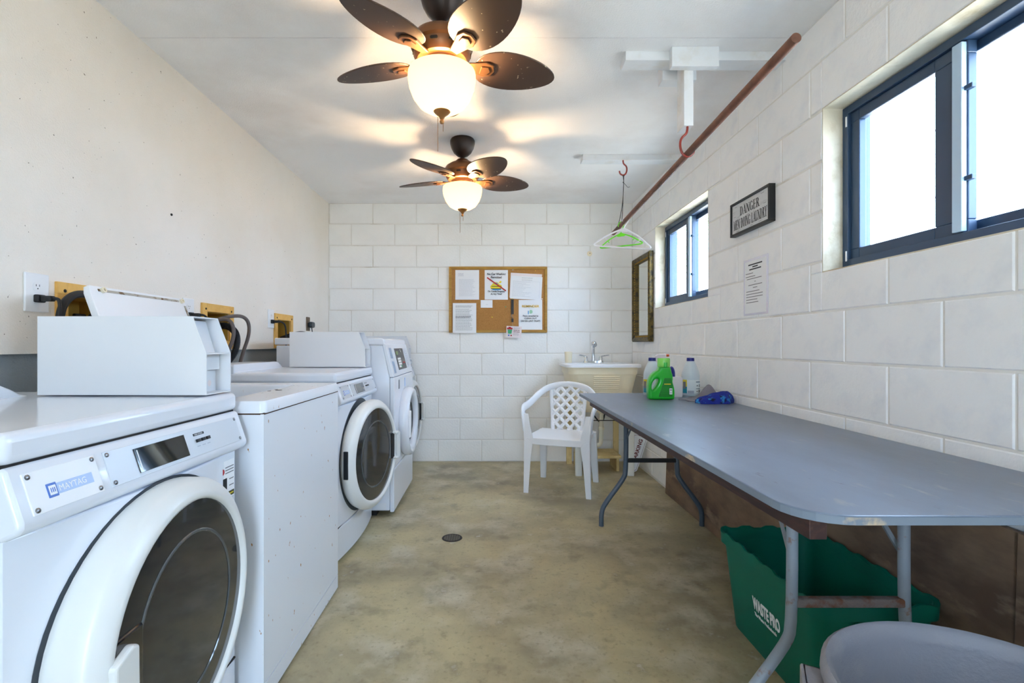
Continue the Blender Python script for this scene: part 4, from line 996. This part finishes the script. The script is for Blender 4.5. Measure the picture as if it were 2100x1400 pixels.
# ------------------------------------------------------------------ folding table
t = thing('folding_table', 'long grey-painted folding table along the right wall', 'table', (.954, 2.09, 0))
L0, L1 = .925 - 2.09, 3.262 - 2.09; hxt = .374
ZT = .779
pl = []
for (sx, sy, a0, r_) in ((1, 1, 0, .02), (-1, 1, 90, .02), (-1, -1, 180, .10), (1, -1, 270, .05)):
    cy = (L1 if sy > 0 else L0)
    for k in range(8):
        a = R(a0 + 90 * k / 7); pl.append((sx * (hxt - r_) + r_ * math.cos(a), cy - sy * r_ + r_ * math.sin(a)))
top = MB().prism(pl, ZT - .019, ZT, 'z').build('tabletop', TABLE, t, bevel=.003)
n = len(pl); sc_ = lambda p, d: (p[0] * (1 + d / .374), (p[1] - .003) * (1 + d / 1.17) + .003)
MB().loops([[(*sc_(p, .0008), ZT - .0175) for p in pl], [(*sc_(p, .0008), ZT - .003) for p in pl]]).build('edge_band', TABEDGE, top)
for x, nm in ((-.315, 'apron_rail'), (.28, 'apron_rail')):
    MB().box(x, x + .036, 1.0 - 2.09, 3.20 - 2.09, ZT - .074, ZT - .0195).build(nm, RAIL, t, bevel=.002)
def legset(y, m_, mb_, near):
    for s, xt, xb in ((-1, -.132, -.282), (1, .172, .326)):
        lg = MB().tube([(xt, y, ZT - .02), (xt, y, .33), (xt + (xb - xt) * .12, y, .28), (xt + (xb - xt) * .88, y, .13), (xb, y, .08), (xb, y, .0)], .0145, 14, smooth=2).build('leg', m_, t, smooth=True)
        d = 1 if near else -1
        MB().tube([(xt, y, .52), (xt, y + .02 * d, .535), (xt + .03 * -s, y + .20 * d, ZT - .022)], .011, 4, sec=(1, .35), up=(1, 0, 0)).build('folding_brace', m_, lg)
    MB().box(-.132, .172, y - .012, y + .012, .384, .408).build('crossbar', mb_, t, bevel=.004)
    MB().box(-.16, .20, y - .016, y + .016, ZT - .026, ZT - .0195).build('hinge_bar', m_, t)
legset(3.02 - 2.09, LEGPAINT, BLACKP, False)
legset(1.36 - 2.09, LEGRUST, BARRUST, True)
o = thing('plywood_panel', 'weathered brown plywood panel leaning under the table against the wall', 'panel', (1.29, 2.46, 0))
PMt = Matrix.Rotation(R(2), 4, 'Y')
MB().box(0, .016, -1.26, 1.22, .002, .63).xf(PMt).build('plywood_sheet', BROWNPLY, o, bevel=.001)
MB().box(-.008, 0, -1.262, -1.225, .002, .63).xf(PMt).build('edge_strip', BROWNPLY, o, bevel=.001)

# ------------------------------------------------------------------ recycling bin and rubbish can
t = thing('recycling_bin', 'dark green WASTE PRO recycling bin under the table', 'bin', (1.098, 1.705, 0))
HX, HY, HB = .185, .305, .365
def bin_loop(hx, hy, r, z, wave=0):
    pts = []
    base = rrect(0, 0, hx, hy, r, z, 5); n = len(base)
    for i in range(n):
        a, b = base[i], base[(i + 1) % n]; d = math.hypot(b[0] - a[0], b[1] - a[1]); k = 30 if d > .2 else 1
        for j in range(k): pts.append([a[0] + (b[0] - a[0]) * j / k, a[1] + (b[1] - a[1]) * j / k, z])
    if wave:
        for p in pts:
            s = math.sin((p[1] if abs(p[0]) > hx - .03 else p[0]) * 2 * PI / .095); p[2] += wave * max(-1, min(1, 2.2 * s))
    return [tuple(p) for p in pts]
MB().loops([bin_loop(HX - .045, HY - .05, .03, 0), bin_loop(HX - .04, HY - .045, .035, .008), bin_loop(HX - .012, HY - .012, .04, HB - .045), bin_loop(HX - .016, HY - .016, .04, HB - .045), bin_loop(HX - .046, HY - .051, .03, .012)], True, True).build('bin_body', BINGREEN, t, smooth=True, ang=35)
MB().loops([bin_loop(HX - .014, HY - .014, .04, HB - .048), bin_loop(HX, HY, .045, HB - .046), bin_loop(HX + .002, HY + .002, .045, HB - .002, .004), bin_loop(HX - .003, HY - .003, .043, HB, .004), bin_loop(HX - .010, HY - .010, .04, HB - .006, .004), bin_loop(HX - .015, HY - .015, .04, HB - .046)]).build('rim', BINGREEN, t, smooth=True, ang=35)
nx = .028 / .312
fv = Vector((-nx, 0, 1)).normalized(); fu = Vector((0, -1, 0)); fo = Vector((-(HX - .04 + .028 * .42) - .0012, 0, .008 + .312 * .42))
text('WASTE PRO', .058, PRINTW, t, fo + fu * -.075 + fv * .022, fu, fv, 'lettering', 'LEFT', .52, .0005, bold=.0022)
text('The Waste Professionals', .0165, PRINTW, t, fo + fu * -.07 + fv * -.002, fu, fv, 'lettering', 'LEFT', .82, .0005, bold=.0004)
MB().box(-.07, .07, -HY - .003, -HY + .012, HB - .085, HB - .05).build('handle_lip', BINGREEN, t, bevel=.006)
t = thing('rubbish_can', 'round grey plastic rubbish can in front of the table', 'bin', (.846, .815, 0))
MB().lathe([(0, .0), (.195, 0), (.20, .01), (.242, .47), (.238, .47), (.195, .014), (0, .012)], 56).build('can_body', CANGREY, t, smooth=True, ang=40)
MB().lathe([(.242, .468), (.254, .472), (.258, .486), (.256, .502), (.248, .508), (.238, .502), (.236, .47)], 56, close=True).build('rim', CANGREY, t, smooth=True, ang=60)
for s in (1, -1):
    a = R(152) if s > 0 else R(-28)
    m = MB().box(.236, .285, -.055, -.045, .40, .462).box(.236, .285, .045, .055, .40, .462).box(.275, .287, -.055, .055, .40, .462).box(.236, .285, -.055, .055, .452, .462)
    m.xf(Matrix.Rotation(a, 4, 'Z')).build('handle', CANGREY, t, bevel=.004)

# ------------------------------------------------------------------ things on the table
t = thing('detergent_jug', 'bright green detergent jug with a lime cap on the table', 'bottle', (.984, 2.885, ZT))
K = .00028
out = [(-.074, .006), (-.077, .06), (-.075, .10), (-.062, .135), (-.04, .158), (-.018, .168), (-.012, .19), (.05, .19), (.052, .17), (.062, .14), (.064, .118), (.061, .10), (.068, .08), (.074, .05), (.073, .008), (.068, .0), (-.068, .0)]
hole = [(-.058, .058), (-.058, .085), (-.048, .108), (-.03, .122), (-.018, .118), (-.020, .098), (-.034, .074), (-.05, .055)]
def inset_curve(pts, d): return pts
body = curve_solid('jug_body', [smooth_closed(out, 2), smooth_closed(hole, 2)], .018, .013, JUG, t, (0, 0, .001), ux, uz)
for v_ in body.data.vertices: v_.co.z = max(v_.co.z, 0.0)
MB().lathe([(.034, .188), (.035, .194), (.035, .232), (.033, .238), (0, .238)], 28, 'z', (.018, 0, 0)).build('cap', JUGCAP, t, smooth=True)
MB().lathe([(.012, .188), (.012, .214), (0, .215)], 12, 'z', (.018, -.028, 0)).build('pour_spout', JUG, t, smooth=True)
lb = MB().prism([(-.022, .018), (.056, .018), (.058, .09), (.05, .125), (.012, .125), (.0, .085)], -.0328, -.031, 'y').build('back_label', JUGLAB, t)
MB().box(.01, .048, -.0333, -.0328, .088, .093).build('print', INKYEL, lb)
MB().box(.040, .056, -.0335, -.0328, .032, .066).build('barcode', PRINTW, lb)
MB().box(.042, .054, -.0338, -.0335, .054, .060).box(.042, .054, -.0338, -.0335, .038, .040).box(.042, .054, -.0338, -.0335, .044, .046).build('print', INKG, lb)
m = MB()
for k in range(7): m.box(-.012, .036, -.0333, -.0328, .026 + .007 * k, .0275 + .007 * k)
m.build('print', JUG, lb)
def bleach(loc, label, rz=0):
    t = thing('bleach_bottle', label, 'bottle', loc, rz, 'white bottles with blue caps')
    MB().lathe([(0, 0), (.047, 0), (.052, .006), (.053, .04), (.052, .105), (.053, .125), (.050, .145), (.040, .175), (.026, .205), (.0205, .213), (.0205, .222), (0, .222)], 32).build('bottle_body', BLEACH, t, smooth=True, ang=50)
    MB().lathe([(.0225, .214), (.023, .218), (.022, .234), (0, .235)], 24).build('cap', BLUECAP, t, smooth=True)
    lab = MB().lathe([(.0532, .018), (.0532, .100)], 32); lab.f = lab.f[:-2]
    lab = lab.build('label', LABELW, t, smooth=True)
    def patch(a0, a1, z0, z1, m_, r=.0536):
        vs = []; k = 6
        for i in range(k + 1):
            a = R(a0 + (a1 - a0) * i / k); vs += [(r * math.cos(a), r * math.sin(a), z0), (r * math.cos(a), r * math.sin(a), z1)]
        MB().add(vs, [(2 * i, 2 * i + 2, 2 * i + 3, 2 * i + 1) for i in range(k)]).build('print', m_, lab, smooth=True)
    patch(188, 226, .018, .058, TEAL); patch(188, 226, .058, .10, mat('label_yellow', (214, 196, 40), .5)); patch(196, 218, .045, .088, INKG, .0539)
    patch(284, 345, .085, .090, DTEAL); patch(284, 345, .045, .048, DTEAL); patch(230, 270, .018, .035, INKL)
    for (a, b, z) in ((288, 302, .062), (312, 340, .066), (312, 340, .058), (288, 298, .028), (306, 340, .032), (306, 336, .024)): patch(a, b, z, z + .006, INKG)
    return t
bleach((1.243, 3.10, ZT), 'white bottle with a blue cap and printed label beside the grey cloth')
bleach((1.015, 3.13, ZT), 'white blue-capped bottle half hidden behind the green jug', R(-8))
t = thing('spray_bottle', 'clear spray bottle with an orange nozzle behind the green jug', 'bottle', (1.108, 3.205, ZT))
MB().lathe([(0, 0), (.034, 0), (.037, .006), (.037, .12), (.030, .155), (.015, .19), (.014, .205), (0, .205)], 24).build('bottle_body', BLEACH, t, smooth=True, ang=50)
hd = MB().prism([(-.045, .225), (-.05, .243), (-.03, .256), (.02, .256), (.02, .238), (.012, .225), (.014, .203), (-.014, .203), (-.016, .222)], -.011, .011, 'y').build('spray_head', PALEPINK, t, bevel=.004)
MB().lathe([(.009, 0), (.0085, .02), (0, .02)], 12, 'x', (.018, 0, .247)).build('nozzle', ORANGE, hd, smooth=True)
MB().tube([(.012, 0, .236), (.022, 0, .222), (.02, 0, .195)], .005, 6, smooth=1).build('trigger', PALEPINK, hd, smooth=True)
t = thing('softener_bottle', 'pale square bottle with a dark blue handle behind the jug', 'bottle', (1.122, 3.03, ZT))
MB().loops([rrect(0, 0, .034, .03, .01, 0, 3), rrect(0, 0, .038, .032, .012, .01, 3), rrect(0, 0, .038, .032, .012, .112, 3), rrect(0, 0, .03, .026, .012, .122, 3)], True, True).build('bottle_body', PALEPINK, t, smooth=True, ang=50)
MB().tube([(-.012, 0, .118), (-.012, 0, .15), (-.018, 0, .175), (-.028, 0, .178)], [.014, .014, .011, .008], 10, smooth=2, sec=(1, .8)).build('handle', BLUECAP, t, smooth=True)
def cloth(name, label, cat, loc, rz, W, L, hfun, m_, th=.004, n=26):
    vs = []; fs = []
    for lev in (0, 1):
        for i in range(n + 1):
            for j in range(n + 1):
                a, b = 2 * i / n - 1, 2 * j / n - 1
                x, y = a * math.sqrt(1 - b * b / 2), b * math.sqrt(1 - a * a / 2)
                rad = math.hypot(x, y); wob = 1 + .09 * math.sin(5 * math.atan2(y, x) + 1) + .05 * math.sin(9 * math.atan2(y, x))
                z = hfun(x, y, rad); vs.append((x * W * wob, y * L * wob, max(0.0005, z - lev * th) if lev else z + th * .3 + .0008))
    M1 = (n + 1) ** 2
    for i in range(n):
        for j in range(n):
            a = i * (n + 1) + j; q = (a, a + n + 1, a + n + 2, a + 1); fs += [q, tuple(M1 + k for k in q[::-1])]
    rim = [i * (n + 1) for i in range(n + 1)] + [n * (n + 1) + j for j in range(1, n + 1)] + [i * (n + 1) + n for i in range(n - 1, -1, -1)] + [j for j in range(n - 1, 0, -1)]
    for i in range(len(rim)): a, b = rim[i], rim[(i + 1) % len(rim)]; fs.append((a, M1 + a, M1 + b, b))
    o = MB().add(vs, fs).build(name, m_, smooth=True, ang=80); o.location = loc; o.rotation_euler = (0, 0, rz)
    return tag(o, label, cat)
cloth('cleaning_cloth', 'crumpled grey cloth lying against the bottles on the table', 'cloth', (1.20, 2.85, ZT), R(12), .118, .09,
      lambda x, y, r: max(0, .006 + .006 * math.sin(9 * x + 4 * y) + .085 * math.exp(-((x - .45) ** 2 + (y - .0) ** 2) / .14)) * (1 - .5 * r ** 6), CLOTHG)
cloth('rolled_sock', 'rolled-up blue patterned sock on the table by the wall', 'sock', (1.215, 2.70, ZT), R(8), .104, .055,
      lambda x, y, r: (.062 * (.55 + .45 * x) * math.sqrt(max(0, 1 - r ** 2.4)) + .004 * math.sin(12 * x + 6 * y)) * (1 if r < .99 else 0) + .002, CLOTHB, .05)

# ------------------------------------------------------------------ floor drain
t = thing('floor_drain', 'round cast iron drain grate set in the concrete floor', 'drain', (-.215, 2.83, 0))
MB().lathe([(.047, .0005), (.047, .003), (.056, .003), (.058, .0005)], 32, close=True).build('drain_ring', IRON, t, smooth=True)
MB().lathe([(.047, .0008), (0, .0009)], 32).build('drain_pit', DARKGAP, t)
g = MB()
for k in range(-3, 4):
    L = math.sqrt(max(0, .046 ** 2 - (k * .0135) ** 2))
    g.box(k * .0135 - .0022, k * .0135 + .0022, -L, L, .001, .0032); g.box(-L, L, k * .0135 - .0022, k * .0135 + .0022, .001, .0032)
g.build('grate', mat('worn_iron', (110, 104, 94), .5, metal=.3), t)

# ------------------------------------------------------------------ outside: wires, palm, neighbour
for z, lab in ((2.88, 'lower utility wire outside the near window'), (3.69, 'upper utility wire outside the near window')):
    o = MB().tube([(3.6, 6.2, z - .02), (6, 6.0, z), (12, 6.0, z + .02)], .012, 6).build('utility_wire', INKG, smooth=True); tag(o, lab, 'wire', 'utility wires outside')
t = thing('palm_tree', 'palm tree with arching fronds outside the far window', 'tree', (3.75, 8.2, -.55))
MB().tube([(0, 0, 0), (.05, .02, 1.6), (.0, .0, 3.7)], [.16, .12, .10], 12, smooth=2).build('trunk', BARK, t, smooth=True)
for k in range(13):
    a = 2 * PI * k / 13 + .2; L = random.uniform(1.2, 1.6); m = MB(); pts = []
    for i in range(9):
        s = i / 8; pts.append(Vector((math.cos(a) * L * s, math.sin(a) * L * s, 3.7 + .55 * s - 1.25 * s * s)))
    m.tube(pts, [.02 - .0018 * i for i in range(9)], 5)
    for i in range(1, 8):
        for f in (0, .33, .66):
            p = pts[i].lerp(pts[i + 1], f); d = (pts[i + 1] - pts[i]).normalized(); sd = d.cross(Vector((0, 0, 1))).normalized()
            for s in (-1, 1):
                e = p + sd * s * .30 + d * .22 - Vector((0, 0, .16)); w = d * .018
                m.add([p - w, p + w, e], [(0, 1, 2)])
    m.build('frond', LEAF, t)
